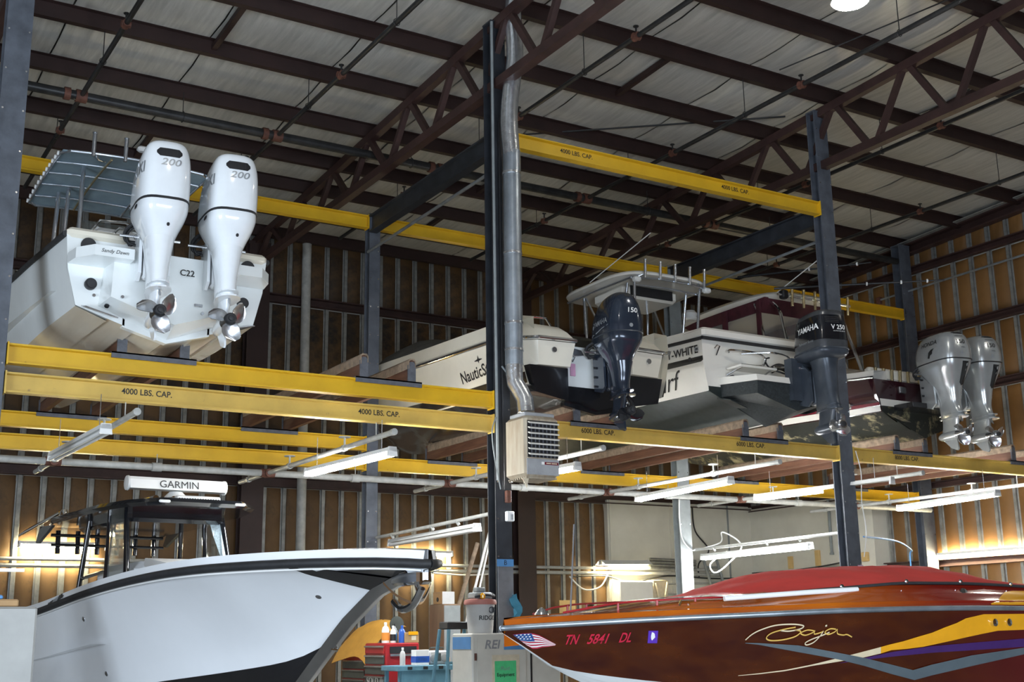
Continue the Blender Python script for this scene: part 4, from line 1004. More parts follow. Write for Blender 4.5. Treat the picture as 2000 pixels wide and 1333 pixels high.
# canvas top with tube frame (underside in view)
zt = 2.37
def tp(x, y, z=zt): return V(x, y, z+0.04*(1-(x/0.8)**2)-0.04*abs((y-2.4)/1.0)**2)
rows = [[tp(x, y) for x in np.linspace(-0.80, 0.80, 9)] for y in np.linspace(1.47, 3.38, 8)]
MB().grid(rows).build('canvas_top', 'canvas_blue', bt, smooth=60, solid=0.012)
per = [tp(x, 1.45) for x in np.linspace(-0.72, 0.72, 7)]+[tp(0.81, y) for y in np.linspace(1.55, 3.3, 6)]+[tp(x, 3.4) for x in np.linspace(0.72, -0.72, 7)]+[tp(-0.81, y) for y in np.linspace(3.3, 1.55, 6)]
MB().tube([p-V(0, 0, 0.015) for p in per], 0.017, 8, True).build('top_perimeter_tube', 'alu', bt)
for y in (1.85, 2.25, 2.65, 3.05):
    MB().tube([tp(x, y)-V(0, 0, 0.03) for x in np.linspace(-0.79, 0.79, 9)], 0.014, 8).build('top_cross_tube', 'alu', bt)
for x in (-0.28, 0.28):
    MB().tube([tp(x, y)-V(0, 0, 0.045) for y in np.linspace(1.5, 3.35, 7)], 0.014, 8).build('top_long_tube', 'brass' if x < 0 else 'alu', bt)
for s in (-1, 1):
    for (a, b) in (((s*0.50, 1.9, 0.55), (s*0.47, 2.0, zt+0.02)), ((s*0.50, 2.85, 0.55), (s*0.47, 2.75, zt+0.02)), ((s*0.60, 2.95, 0.55), (s*0.55, 2.9, zt-0.02))):
        MB().cyl(a, b, 0.026, n=10).build('top_leg', 'alu', bt)
    MB().tube([(s*0.50, 1.95, 1.3), (s*0.48, 2.4, 1.45), (s*0.5, 2.83, 1.3)], 0.016, 8).build('leg_brace', 'alu', bt)
    MB().tube(catmull([tp(s*0.45, 1.47)-V(0, 0, 0.02), V(s*0.40, 1.6, zt-0.03), V(s*0.28, 1.75, zt+0.02)], 5), 0.012, 6).build('corner_brace', 'alu', bt)
for x in (-0.49, -0.15, 0.15, 0.49): rod_holder(bt, V(x, 1.44, zt-0.06), (0.0, -0.05, 1), 0.27)
MB().bbox(-0.02, 0.2, 1.42, 1.52, zt+0.1, zt+0.16, 0.02).build('stern_light_base', 'white_plastic', bt)
MB().cyl((0.12, 1.5, zt+0.14), (0.22, 1.9, zt+0.36), 0.02, n=8).build('anchor_light', 'white_plastic', bt)
for k in range(12):
    MB().cyl(tp(-0.83, 1.55+k*0.155), tp(-0.83, 1.58+k*0.155)-V(0, 0, 0.03), 0.012, n=6).build('canvas_lacing', 'white_plastic', bt)

# ---- 2. deck boat with dark blue outboard (middle bay)
bt = thing('motor_boat', 'cream and black deck boat with grey bow cover, racked beside the flue pipe', 'boat', (8.52, 11.92, 4.06), 0, 'boats stored on the rack')
st = [(0, 0.14, 0.98, 0.40, 1.12, 0.98), (1.6, 0.12, 0.98, 0.42, 1.16, 1.02), (3.4, 0.14, 0.92, 0.50, 1.14, 1.10), (4.8, 0.24, 0.70, 0.66, 0.98, 1.20), (5.6, 0.46, 0.42, 0.86, 0.72, 1.27), (6.05, 0.8, 0.18, 1.05, 0.42, 1.31), (6.25, 1.1, 0.02, 1.2, 0.1, 1.33)]
R, hb2, hs2, rl2, gw2 = hull(bt, st, 'hull_black', 'gelcoat_cream', mrail='chrome', rail_r=0.028, cap=0.22, caph=0.22, mcap='gelcoat_cream')
for s in (-1, 1):
    MB().grid([[V(s*(ch+(sh-ch)*u+0.024), y, cz+(sz-cz)*u) for u in (0.0, 0.22)] for (y, kz, ch, cz, sh, sz) in R if y < 3.2]).build('black_lower_side', 'hull_black', bt)
deck(bt, R, 'gelcoat_cream', 0.5, 6.2, 0.20, 0.9, 'deck_liner')
for s in (-1, 1):
    # stern sponsons either side of the motor well
    pts = [(s*0.42, 0.20), (s*0.98, 0.36), (s*1.05, 0.62)]
    MB().loft([[V(s*0.44, -0.02, 0.22), V(s*0.9, -0.02, 0.30), V(s*0.98, -0.02, 0.62), V(s*0.44, -0.02, 0.62)], [V(s*0.44, 0.5, 0.2), V(s*0.98, 0.5, 0.38), V(s*1.08, 0.5, 0.62), V(s*0.44, 0.5, 0.62)]]).build('sponson_lower', 'hull_black', bt, smooth=30)
    MB().loft([[V(s*0.46, -0.10, 0.62), V(s*0.88, -0.06, 0.62), V(s*1.04, 0.12, 0.62), V(s*1.1, 0.5, 0.62), V(s*0.46, 0.5, 0.62)], [V(s*0.42, -0.16, 0.90), V(s*0.92, -0.12, 0.90), V(s*1.09, 0.1, 0.92), V(s*1.14, 0.5, 0.95), V(s*0.42, 0.5, 0.95)]]).build('sponson_upper', 'gelcoat_cream', bt, smooth=30)
    MB().loft([[V(s*0.42, -0.18, 0.92), V(s*0.92, -0.14, 0.92), V(s*1.09, 0.08, 0.94), V(s*1.14, 0.5, 0.97), V(s*0.42, 0.5, 0.97)], [V(s*0.46, -0.05, 1.05), V(s*0.88, -0.02, 1.06), V(s*1.0, 0.14, 1.08), V(s*1.06, 0.5, 1.12), V(s*0.46, 0.5, 1.1)], [V(s*0.5, 0.08, 1.14), V(s*0.84, 0.1, 1.15), V(s*0.92, 0.24, 1.2), V(s*0.96, 0.5, 1.24), V(s*0.5, 0.5, 1.22)]]).build('stern_seat_moulding', 'gelcoat_cream', bt, smooth=40)
    MB().tube([V(s*0.42, -0.19, 0.925), V(s*0.92, -0.15, 0.925), V(s*1.1, 0.08, 0.945), V(s*1.15, 0.5, 0.975)], 0.024, 8).build('sponson_rail', 'chrome', bt)
    MB().lathe((s*0.7, -0.125, 0.80), [(0.036, 0.0), (0.032, -0.012)], (0, 1, 0), 16).build('speaker_vent', 'steel', bt)
    MB().tube([(s*0.5, 0.25, 1.2), (s*0.6, 0.2, 1.27), (s*0.75, 0.22, 1.27), (s*0.85, 0.3, 1.21)], 0.013, 8).build('grab_rail', 'chrome', bt)
MB().extr([(-0.46, 0.42), (0.46, 0.42), (0.46, 0.92), (-0.46, 0.92)], (0, 0.06, 0), (1, 0, 0), (0, 0, 1), (0, 0.06, 0)).build('motor_well', 'gelcoat', bt, smooth=0)
MB().extr([(-0.46, 0.18), (0, 0.10), (0.46, 0.18), (0.46, 0.42), (-0.46, 0.42)], (0, 0.05, 0), (1, 0, 0), (0, 0, 1), (0, 0.08, 0)).build('black_transom', 'hull_black', bt, smooth=0)
MB().box(-0.36, -0.29, 0.04, 0.055, 0.55, 0.70).build('pink_tag', 'pink', bt, smooth=0)
MB().tube([(-0.33, 0.04, 0.72), (-0.36, 0.03, 0.78), (-0.30, 0.03, 0.78), (-0.33, 0.04, 0.72)], 0.007, 6).build('tow_eye', 'steel', bt)
MB().tube([(0.33, 0.04, 0.66), (0.36, 0.02, 0.72), (0.30, 0.02, 0.74), (0.33, 0.04, 0.66)], 0.009, 6).build('tow_eye', 'steel', bt)
MB().extr([(-0.5, 0.88), (-0.34, 0.72), (-0.2, 0.74), (-0.24, 0.8), (-0.38, 0.82)], (0, -0.02, 0.06), (1, 0, 0), (0, 0, 1), (0, 0.03, 0)).build('well_flap', 'steel', bt, smooth=0)
MB().cyl((-0.55, 1.6, 1.2), (-0.55, 1.55, 1.62), 0.016, n=8).lathe((-0.55, 1.55, 1.6), [(0.03, 0), (0.034, 0.02), (0.022, 0.05)], n=12).build('stern_light_pole', 'alu', bt)
rows = []
for i, y in enumerate(np.linspace(3.0, 6.15, 12)):
    R_ = interp(st, 60); r = min(R_, key=lambda q: abs(q[0]-y)); sh, sz = r[4], r[5]
    hgt = 0.22+0.30*math.exp(-((y-3.9)/0.9)**2)
    rows.append([V(sh*u*0.98, y, sz+0.18+hgt*(1-abs(u)**2.2)+0.02*math.sin(9*y+5*u)) for u in np.linspace(-1, 1, 11)])
MB().grid(rows).build('bow_cover', 'canvas_grey', bt, smooth=60)
for y0 in (1.0,):
    rows = [[V(u*0.98, y, 1.22+0.03*math.sin(7*y+3*u)+0.06*(1-u*u)) for u in np.linspace(-1, 1, 9)] for y in np.linspace(0.9, 3.1, 8)]
    MB().grid(rows).build('cockpit_cover', 'canvas_grey', bt, smooth=60)
b = bvh_of(hs2)
text('NauticStar', 0.20, 'text_black', bt, (-2, 1.02, 0.70), (0, -1, 0.02), (0, 0, 1), off=0.006, bvh=b, d=(1, 0, 0), name='hull_lettering')
patch(bt, 'star_emblem', 'text_black', b, (-2, 0.94, 0.84), (0, -1, 0), (0, 0, 1), [(-0.09, 0.004), (-0.015, 0.015), (0.0, 0.06), (0.015, 0.015), (0.09, 0.004), (0.09, -0.004), (0.015, -0.012), (0.0, -0.04), (-0.015, -0.012), (-0.09, -0.004)], (1, 0, 0), 0.006, 2)

# ---- 3. ivory boat with green bottom, hard T-top and big grey outboard
bt = thing('motor_boat', 'ivory fishing boat with dark green bottom and white hard top, racked right of centre', 'boat', (11.28, 12.0, 4.06), 0, 'boats stored on the rack')
st = [(0, 0.20, 0.94, 0.58, 1.02, 1.26), (1.6, 0.19, 0.98, 0.60, 1.10, 1.31), (3.4, 0.22, 0.92, 0.68, 1.12, 1.40), (4.8, 0.34, 0.68, 0.84, 0.98, 1.50), (5.9, 0.62, 0.34, 1.06, 0.66, 1.60), (6.5, 1.0, 0.10, 1.28, 0.3, 1.66), (6.8, 1.3, 0.0, 1.45, 0.04, 1.68)]
R, hb3, hs3, rl3, gw3 = hull(bt, st, 'bottom_green', 'gelcoat_ivory', mrail='rubber', rail_r=0.024, cap=0.24, caph=0.14, mcap='gelcoat_ivory')
deck(bt, R, 'gelcoat_ivory', 0.3, 6.7, 0.0, 0.97, 'deck_liner')
transom(bt, st[0], 'gelcoat_ivory', ztop=1.26)
MB().extr([(0, 0.17), (0.94, 0.56), (0.945, 0.63), (-0.945, 0.63), (-0.94, 0.56)], (0, -0.008, 0), (1, 0, 0), (0, 0, 1), (0, 0.02, 0)).build('transom_bottom_paint', 'bottom_green', bt, smooth=0)
MB().bbox(-1.03, 1.03, -0.05, 0.4, 1.27, 1.41, 0.035).build('stern_coaming', 'gelcoat_ivory', bt)
MB().tube([(-1.04, -0.03, 1.262), (-0.5, -0.055, 1.255), (0.5, -0.055, 1.255), (1.04, -0.03, 1.262)], 0.024, 8).build('stern_rub_rail', 'rubber', bt)
MB().grid([[V(ch+(sh-ch)*u**1.1+0.026, y, cz+(sz-cz)*u) for u in (0.55, 0.66)] for (y, kz, ch, cz, sh, sz) in R if y < 5.0]).mirror().build('black_side_stripe', 'hull_black', bt)
# engine platform projecting from the transom
MB().loft([[V(-0.74, 0.0, 0.50), V(0, 0.0, 0.16), V(0.74, 0.0, 0.50), V(0.74, 0.0, 0.70), V(-0.74, 0.0, 0.70)], [V(-0.66, -0.60, 0.46), V(0, -0.60, 0.28), V(0.66, -0.60, 0.46), V(0.66, -0.62, 0.62), V(-0.66, -0.62, 0.62)]]).build('engine_platform_base', 'speckle', bt, smooth=0)
MB().loft([[V(-0.76, 0.0, 0.66), V(0.76, 0.0, 0.66), V(0.76, 0.0, 0.76), V(-0.76, 0.0, 0.76)], [V(-0.68, -0.64, 0.62), V(0.68, -0.64, 0.62), V(0.68, -0.62, 0.70), V(-0.68, -0.62, 0.70)]]).build('engine_platform_top', 'gelcoat_ivory', bt, smooth=0)
MB().box(-0.12, 0.30, -0.68, -0.55, 0.40, 0.95).build('motor_mount', 'yam_grey', bt, smooth=0)
# folding boarding ladder + step
ld = MB()
ld.tube(catmull([(-0.62, -0.06, 1.10), (-0.62, -0.10, 1.12), (-0.25, -0.16, 1.11), (-0.12, -0.2, 1.04), (-0.14, -0.2, 0.96), (-0.26, -0.22, 0.92), (-0.55, -0.2, 0.92)], 5), 0.014, 8)
ld.tube(catmull([(-0.40, -0.06, 1.10), (-0.1, -0.30, 1.10), (0.12, -0.34, 1.07), (0.18, -0.34, 1.02), (0.10, -0.34, 0.92), (-0.1, -0.34, 0.9)], 5), 0.014, 8)
ld.build('boarding_ladder', 'chrome', bt)
MB().bbox(-0.66, -0.02, -0.32, -0.04, 0.86, 0.895, 0.01).build('boarding_step', 'gelcoat_ivory', bt)
MB().cyl((-0.6, -0.28, 0.87), (-0.64, -0.03, 0.80), 0.012, n=6).cyl((-0.1, -0.3, 0.87), (-0.12, -0.03, 0.78), 0.012, n=6).build('step_brace', 'steel', bt)
MB().tube([(-0.82, -0.02, 1.14), (-0.8, -0.05, 1.18), (-0.76, -0.05, 1.17), (-0.82, -0.04, 1.04)], 0.009, 6).build('stern_eye', 'chrome', bt)
for s in (-1, 1):
    MB().extr([(-0.16, 0), (0.16, 0), (0.14, -0.24), (-0.14, -0.24)], (s*0.66, -0.01, 0.42), (1, 0, 0.3*s), (0, 0.97, 0.2), (0, 0, 0.012)).build('trim_tab', 'speckle', bt, smooth=0)
    MB().cyl((s*0.55, -0.02, 0.74), (s*0.6, -0.10, 0.48), 0.024, n=8).cyl((s*0.55, -0.0, 0.76), (s*0.55, -0.04, 0.76), 0.045, n=12).build('trim_tab_ram', 'dark', bt)
MB().tube(catmull([(0.1, -0.05, 1.1), (-0.02, -0.1, 1.05), (-0.05, -0.2, 0.92), (0.1, -0.3, 0.84), (0.25, -0.32, 0.82)], 6), 0.012, 6).build('control_cable', 'rubber', bt)
MB().tube(catmull([(0.16, 0.0, 0.94), (0.22, -0.1, 0.98), (0.32, -0.2, 0.9), (0.4, -0.26, 0.78)], 6), 0.045, 10).build('hose_elbow', 'rubber', bt)
MB().cyl((-0.975, 0.25, 1.02), (-1.03, 0.25, 1.02), 0.03, n=12).build('thru_hull', 'rubber', bt)
b = bvh_of(hs3)
text('GRADY-WHITE', 0.15, 'text_black', bt, (-2, 0.58, 1.135), (0, -1, -0.02), (0, 0, 1), off=0.006, bvh=b, d=(1, 0, 0), name='hull_lettering', lift=0.012)
patch(bt, 'grey_badge', 'text_grey', b, (-2, 0.10, 1.13), (0, -1, 0), (0, 0, 1), [(-0.04, 0.025), (0.0, 0.025), (0.04, 0.025), (0.04, -0.025), (0.0, -0.025), (-0.04, -0.025)], (1, 0, 0), 0.012, 1)
text('Surf', 0.36, 'text_black', bt, (-2, 0.85, 0.78), (0, -1, 0), (0, 0, 1), off=0.0, shear=0.35, bvh=b, d=(1, 0, 0), name='boat_name_script', lift=0.012)
# T-top
zt = 2.66
def hp(u, v, z):
    # superellipse outline
    return V(0.86*u, 2.72+0.98*v, z)
out = []
for k in range(40):
    a = 2*PI*k/40; c, s = math.cos(a), math.sin(a)
    out.append((math.copysign(abs(c)**0.5, c), math.copysign(abs(s)**0.5, s)))
rg = [[hp(u*f, v*f, zt+dz) for u, v in out] for f, dz in ((0.55, 0.01), (0.9, 0.0), (0.985, 0.005), (1.0, 0.03), (0.985, 0.055), (0.9, 0.085), (0.5, 0.125))]
MB().loft(rg).build('hard_top', 'gelcoat_ivory', bt, smooth=50)
MB().bbox(-0.52, 0.52, 2.3, 3.1, zt-0.2, zt+0.005, 0.05).build('overhead_electronics_box', 'gelcoat_ivory', bt)
MB().box(-0.40, 0.40, 2.285, 2.3, zt-0.17, zt-0.02).build('box_door', 'dark', bt, smooth=0)
for s in (-1, 1):
    MB().tube([(s*0.72, 1.85, zt-0.05), (s*0.74, 2.7, zt-0.05), (s*0.72, 3.5, zt-0.05)], 0.019, 8).build('top_side_tube', 'alu', bt)
    for (a, b) in (((s*0.55, 2.05, 1.05), (s*0.62, 1.9, zt-0.04)), ((s*0.60, 2.5, 1.05), (s*0.56, 2.15, zt-0.04)), ((s*0.55, 3.2, 1.05), (s*0.62, 3.2, zt-0.04)), ((s*0.66, 1.92, zt-0.05), (s*0.5, 1.8, zt+0.02))):
        MB().cyl(a, b, 0.022, n=10).build('top_leg', 'alu', bt)
    MB().tube([(s*0.55, 2.05, 1.4), (s*0.62, 2.4, 1.62), (s*0.6, 2.7, 1.9), (s*0.66, 3.1, zt-0.06)], 0.017, 8).build('leg_brace', 'alu', bt)
    MB().bbox(s*0.66-0.06, s*0.66+0.06, 1.74, 1.84, zt-0.13, zt-0.05, 0.02).build('spreader_light', 'white_plastic', bt)
MB().tube([(-0.72, 1.85, zt-0.05), (-0.3, 1.74, zt-0.05), (0.3, 1.74, zt-0.05), (0.72, 1.85, zt-0.05)], 0.019, 8).build('top_rear_tube', 'alu', bt)
MB().tube([(-0.6, 1.95, zt-0.12), (0, 1.9, zt-0.12), (0.6, 1.95, zt-0.12)], 0.017, 8).build('top_rear_tube', 'alu', bt)
for x in (-0.56, -0.28, 0.0, 0.28, 0.56): rod_holder(bt, V(x, 1.72, zt-0.07), (0.02, -0.05, 1), 0.28)
MB().cyl((-0.82, 2.75, zt+0.08), (-0.72, 1.35, zt+0.48), 0.008, n=6).build('whip_antenna', 'white_plastic', bt)
MB().bbox(-0.5, 0.5, 2.4, 3.1, 1.0, 1.75, 0.06).build('console', 'dark', bt)

# ---- 4. maroon striped boat with twin silver outboards
bt = thing('motor_boat', 'white over maroon cabin boat with peeling bottom and hard top, racked at right', 'boat', (14.22, 11.86, 4.06), 0, 'boats stored on the rack')
st = [(0, 0.20, 0.84, 0.52, 0.96, 1.0), (0.5, 0.19, 0.88, 0.53, 1.02, 1.03), (1.1, 0.18, 0.92, 0.56, 1.06, 1.34), (2.2, 0.19, 0.94, 0.60, 1.10, 1.44), (3.6, 0.24, 0.86, 0.70, 1.10, 1.50), (5.0, 0.42, 0.58, 0.90, 0.90, 1.60), (6.0, 0.78, 0.26, 1.16, 0.52, 1.70), (6.6, 1.3, 0.0, 1.5, 0.05, 1.76)]
R, hb4, hs4, rl4, gw4 = hull(bt, st, 'bottom_peel', 'hull_maroon', mrail='chrome', rail_r=0.02, cap=0.26, caph=0.10, mcap='gelcoat_ivory')
deck(bt, R, 'gelcoat_ivory', 0.2, 6.5, 0.06, 0.97, 'deck_liner')
transom(bt, st[0], 'hull_maroon', ztop=0.98)
MB().extr([(0, 0.19), (0.84, 0.51), (0.85, 0.60), (-0.85, 0.60), (-0.84, 0.51)], (0, -0.006, 0), (1, 0, 0), (0, 0, 1), (0, 0.02, 0)).build('transom_bottom_paint', 'bottom_peel', bt, smooth=0)
MB().extr([(0.85, 0.60), (0.87, 0.70), (-0.87, 0.70), (-0.85, 0.60)], (0, -0.008, 0), (1, 0, 0), (0, 0, 1), (0, 0.02, 0)).build('transom_white_band', 'gelcoat_ivory', bt, smooth=0)
for (a, b_, m, nm) in ((0.0, 0.16, 'gelcoat_ivory', 'white_waterline_band'), (0.17, 0.26, 'red_stripe', 'red_waterline_stripe')):
    MB().grid([[V(ch+(sh-ch)*u+0.024, y, cz+min(sz-cz, 0.55)*u) for u in (a, b_)] for (y, kz, ch, cz, sh, sz) in R if y < 6.2]).mirror().build(nm, m, bt)
MB().grid([[V(ch+(sh-ch)*0.9+0.03, y, sz-0.26*min(1, max(0, (y-0.3)/0.8))), V(sh+0.012, y, sz-0.005)] for (y, kz, ch, cz, sh, sz) in R if 0.3 < y < 6.2]).mirror().build('white_upper_side', 'gelcoat_ivory', bt)
for s in (-1, 1):
    MB().cyl((s*1.06, 1.25, 1.24), (s*1.075, 1.25, 1.24), 0.05, n=14).build('side_vent', 'steel', bt)
    MB().tube([(s*0.98, 0.62, 1.14), (s*0.98, 0.7, 1.24), (s*0.98, 1.0, 1.44), (s*0.98, 1.06, 1.38)], 0.014, 8).build('grab_rail', 'chrome', bt)
    MB().cyl((s*0.93, 0.5, 0.66), (s*0.97, 0.5, 0.66), 0.04, n=14).build('exhaust_outlet', 'steel', bt)
MB().bbox(-0.70, 0.78, 0.30, 0.42, 0.98, 1.24, 0.03).build('transom_bulkhead', 'gelcoat_ivory', bt)
for x in (-0.62, -0.45, -0.28, -0.11, 0.06, 0.3, 0.5): rod_holder(bt, V(x, 0.27, 0.98), (0, -0.06, 1), 0.24, 'brass', 0.024)
MB().bbox(-0.5, -0.36, -0.05, 0.0, 0.80, 0.90, 0.01).build('ladder_bracket', 'steel', bt)
MB().extr([(-0.14, 0), (0.14, 0), (0.12, -0.2), (-0.12, -0.2)], (-0.62, -0.01, 0.44), (1, 0, -0.3), (0, 0.95, 0.25), (0, 0, 0.012)).build('trim_tab', 'bottom_peel', bt, smooth=0)
MB().box(-0.6, 0.6, -0.34, 0.0, 0.55, 0.62).build('motor_bracket', 'hull_black', bt, smooth=0)
# cabin with hard top and maroon canvas enclosure
zt = 2.72
rg = []
for f, dz in ((0.6, 0.0), (0.95, 0.0), (1.0, 0.04), (0.96, 0.09), (0.6, 0.14)):
    ringp = []
    for u, v in out: ringp.append(V(0.95*u*f, 3.3+1.35*v*f, zt+dz-0.10*max(0, v*f)**2))
    rg.append(ringp)
MB().loft(rg).build('hard_top', 'gelcoat_ivory', bt, smooth=50)
MB().loft([[V(-0.92, 2.3, 1.5), V(0.92, 2.3, 1.5), V(0.95, 4.8, 1.55), V(-0.95, 4.8, 1.55)], [V(-0.80, 2.4, zt-0.18), V(0.80, 2.4, zt-0.18), V(0.8, 4.0, zt-0.18), V(-0.8, 4.0, zt-0.18)]], cap0=False, cap1=False).build('clear_enclosure', 'vinyl', bt, smooth=0)
MB().loft([[V(-0.80, 2.38, zt-0.20), V(0.80, 2.38, zt-0.20), V(0.8, 4.0, zt-0.20), V(-0.8, 4.0, zt-0.20)], [V(-0.84, 2.2, zt+0.01), V(0.84, 2.2, zt+0.01), V(0.84, 4.3, zt-0.02), V(-0.84, 4.3, zt-0.02)]], cap0=False, cap1=False).build('canvas_valance', 'canvas_maroon', bt, smooth=0)
for s in (-1, 1):
    MB().box(s*0.86-0.02, s*0.86+0.02, 3.1, 3.2, 1.45, zt-0.02).build('canvas_edge', 'canvas_maroon', bt, smooth=0)
    MB().box(s*0.86-0.02, s*0.86+0.02, 2.3, 2.38, 1.45, zt-0.02).build('canvas_edge', 'canvas_maroon', bt, smooth=0)
    MB().tube(catmull([(s*0.78, 1.75, 1.5), (s*0.72, 1.95, 2.2), (s*0.70, 2.05, 2.5), (s*0.66, 2.3, zt-0.02), (s*0.5, 2.6, zt)], 5), 0.026, 8).tube(catmull([(s*0.90, 2.15, 1.5), (s*0.84, 2.3, 2.2), (s*0.82, 2.4, 2.55), (s*0.8, 2.5, zt)], 5), 0.026, 8).build('top_leg', 'chrome', bt)
MB().bbox(-0.7, 0.7, 4.0, 5.2, 1.5, 2.0, 0.1).build('cabin_trunk', 'gelcoat_ivory', bt)
MB().bbox(-0.70, -0.1, 2.8, 3.4, 1.4, 2.05, 0.05).build('helm_seat', 'white_plastic', bt)
MB().tube([(-0.8, 1.95, zt+0.0), (0.8, 1.95, zt+0.0)], 0.02, 8).build('rocket_launcher_bar', 'alu', bt)
for x in (-0.52, -0.27, -0.02, 0.23, 0.5, 0.72): rod_holder(bt, V(x, 1.93, zt-0.17), (0.02, -0.05, 1), 0.3, 'brass', 0.024)
MB().bbox(-0.72, -0.60, 1.9, 2.02, zt-0.06, zt+0.08, 0.02).build('spreader_light', 'dark', bt)
text('marine', 0.09, 'text_black', bt, (-0.36, 2.02, zt+0.10), (1, 0, 0), (0, 0.4, 1), shear=0.3)
MB().cyl((-0.66, 2.1, zt+0.08), (-0.3, 1.2, zt+0.62), 0.008, n=6).build('whip_antenna', 'white_plastic', bt)
MB().lathe((-0.98, 3.9, zt-0.02), [(0.10, 0), (0.13, 0.03), (0.13, 0.12), (0.09, 0.17)], n=18).build('radome', 'white_plastic', bt)

for (a, c) in (((13.05, 13.5, 6.74), (14.91, 11.8, 6.70)), ((13.6, 14.9, 7.36), (14.7, 13.0, 7.27))):
    a, c = V(*a)-V(14.22, 11.86, 4.06), V(*c)-V(14.22, 11.86, 4.06)
    pl = MB().cyl(a, c, 0.022, 0.012, n=8).build('outrigger_pole', 'dark', bt)
    for f in (0.55, 0.75, 0.9):
        q = a+(c-a)*f; MB().cyl(q-(c-a).normalized()*0.012, q+(c-a).normalized()*0.012, 0.03, n=10).build('line_ring', 'white_plastic', pl)
# ================================================================ 5. big white centre console on the floor, bow towards the aisle
bt = thing('motor_boat', 'large glossy white centre console with black top, bow towards the aisle', 'boat', (3.63, 17.61, 0.0), PI+0.084)
st = [(0, 0.80, 1.0, 1.05, 1.10, 1.78), (2.8, 0.80, 0.98, 1.08, 1.16, 1.90), (4.6, 0.82, 0.84, 1.15, 1.16, 2.05), (5.8, 0.88, 0.58, 1.25, 1.12, 2.13), (6.6, 0.98, 0.33, 1.33, 1.08, 2.16), (7.15, 1.16, 0.16, 1.40, 1.02, 2.17), (7.55, 1.42, 0.05, 1.51, 0.90, 2.175), (7.9, 1.64, 0.02, 1.67, 0.78, 2.175), (8.4, 1.91, 0.015, 1.925, 0.56, 2.17), (8.9, 2.04, 0.012, 2.05, 0.28, 2.155), (9.12, 2.08, 0.01, 2.085, 0.13, 2.14), (9.2, 2.09, 0.005, 2.095, 0.05, 2.13)]
R, hb5, hs5, rl5, gw5 = hull(bt, st, 'hull_black', 'hull_white', n=44, flare=(1.1, 1.5), mrail='rubber', rail_r=0.036, cap=0.42, caph=0.10, mcap='hull_white')
rows = [[V(sh+0.012, y, sz-0.055), V(sh+0.014, y, sz-0.043)] for (y, kz, ch, cz, sh, sz) in R]
MB().grid(rows).mirror().build('rub_rail_insert', 'white_plastic', bt)
deck(bt, R, 'hull_white', 4.7, 9.15, 0.10, 0.9, 'foredeck', 0.05)
deck(bt, R, 'hull_white', 0.1, 4.8, -0.5, 0.97, 'cockpit_sole')
transom(bt, st[0], 'hull_white')
# chrome stem guard, anchor roller and anchor
stem = [(9.02, 2.06), (8.5, 1.935), (8.05, 1.72), (7.9, 1.63), (7.55, 1.41), (7.15, 1.15), (6.7, 1.0)]
MB().loft([[V(-0.07, y-0.06, z+0.03), V(-0.02, y+0.015, z-0.02), V(0.02, y+0.015, z-0.02), V(0.07, y-0.06, z+0.03)] for y, z in stem], closed=False).build('stem_guard', 'chrome', bt)
b = bvh_of(hs5)
for s in (-1, 1):
    patch(bt, 'anchor_chafe_plate', 'black_gloss', b, (s*2, 8.75, 2.05), (0, 1, 0), (0, 0, 1), [(-0.40, 0.06), (-0.20, 0.06), (0.0, 0.055), (0.25, 0.05), (0.22, 0.02), (0.05, -0.02), (-0.12, -0.09), (-0.26, -0.14)], (-s, 0, 0), 0.006, 5)
MB().bbox(-0.07, 0.07, 8.75, 9.16, 1.98, 2.09, 0.02).build('anchor_roller', 'chrome', bt)
an = MB().cyl((0, 9.0, 2.05), (0, 9.10, 1.86), 0.022, n=10).build('anchor_shank', 'chrome', bt)
MB().loft([[V(x, 9.07-0.28*abs(x)/0.22*0.6, 1.86-0.03+0.16*(abs(x)/0.22)**2+dz) for dz in (0, 0.02)]+[V(x, 9.07-0.28*abs(x)/0.22*0.6-0.06*(1-abs(x)/0.24), 1.85+0.16*(abs(x)/0.22)**2)] for x in np.linspace(-0.22, 0.22, 13)]).build('anchor_fluke', 'chrome', bt)
MB().tube(catmull([(0.03, 8.75, 1.86), (0.05, 8.9, 1.8), (0.04, 9.05, 1.83), (0.03, 9.16, 1.95)], 6), [0.03]*13+[0.03]*6, 8).build('anchor_plough', 'chrome', bt)
MB().tube([(0.02, 7.72, 1.50), (0.0, 7.78, 1.49), (-0.02, 7.72, 1.50)], 0.012, 6).build('bow_eye', 'chrome', bt)
for (y, z) in ((7.97, 1.926), (4.45, 1.815), (4.62, 1.28)):
    hit = b.ray_cast(V(3, y, z), V(-1, 0, 0))
    if hit[0] is not None: MB().lathe(hit[0], [(0.026, -0.01), (0.026, 0.006), (0.014, 0.012)], hit[1], 14).build('thru_hull_fitting', 'steel', bt)
bg = bvh_of(gw5)
for k in range(9):
    yy = 3.45+k*0.058
    patch(bt, 'illegible_name_mark', 'text_grey' if 2 < k < 6 else 'text_black', bg, (3, yy, 1.975+0.2*(yy-3.46)), (0, 1, 0), (0, 0, 1), [(-0.012, 0.03), (0.035, 0.035), (0.012, -0.025), (-0.035, -0.03)], (-1, 0, 0), 0.008, 2)
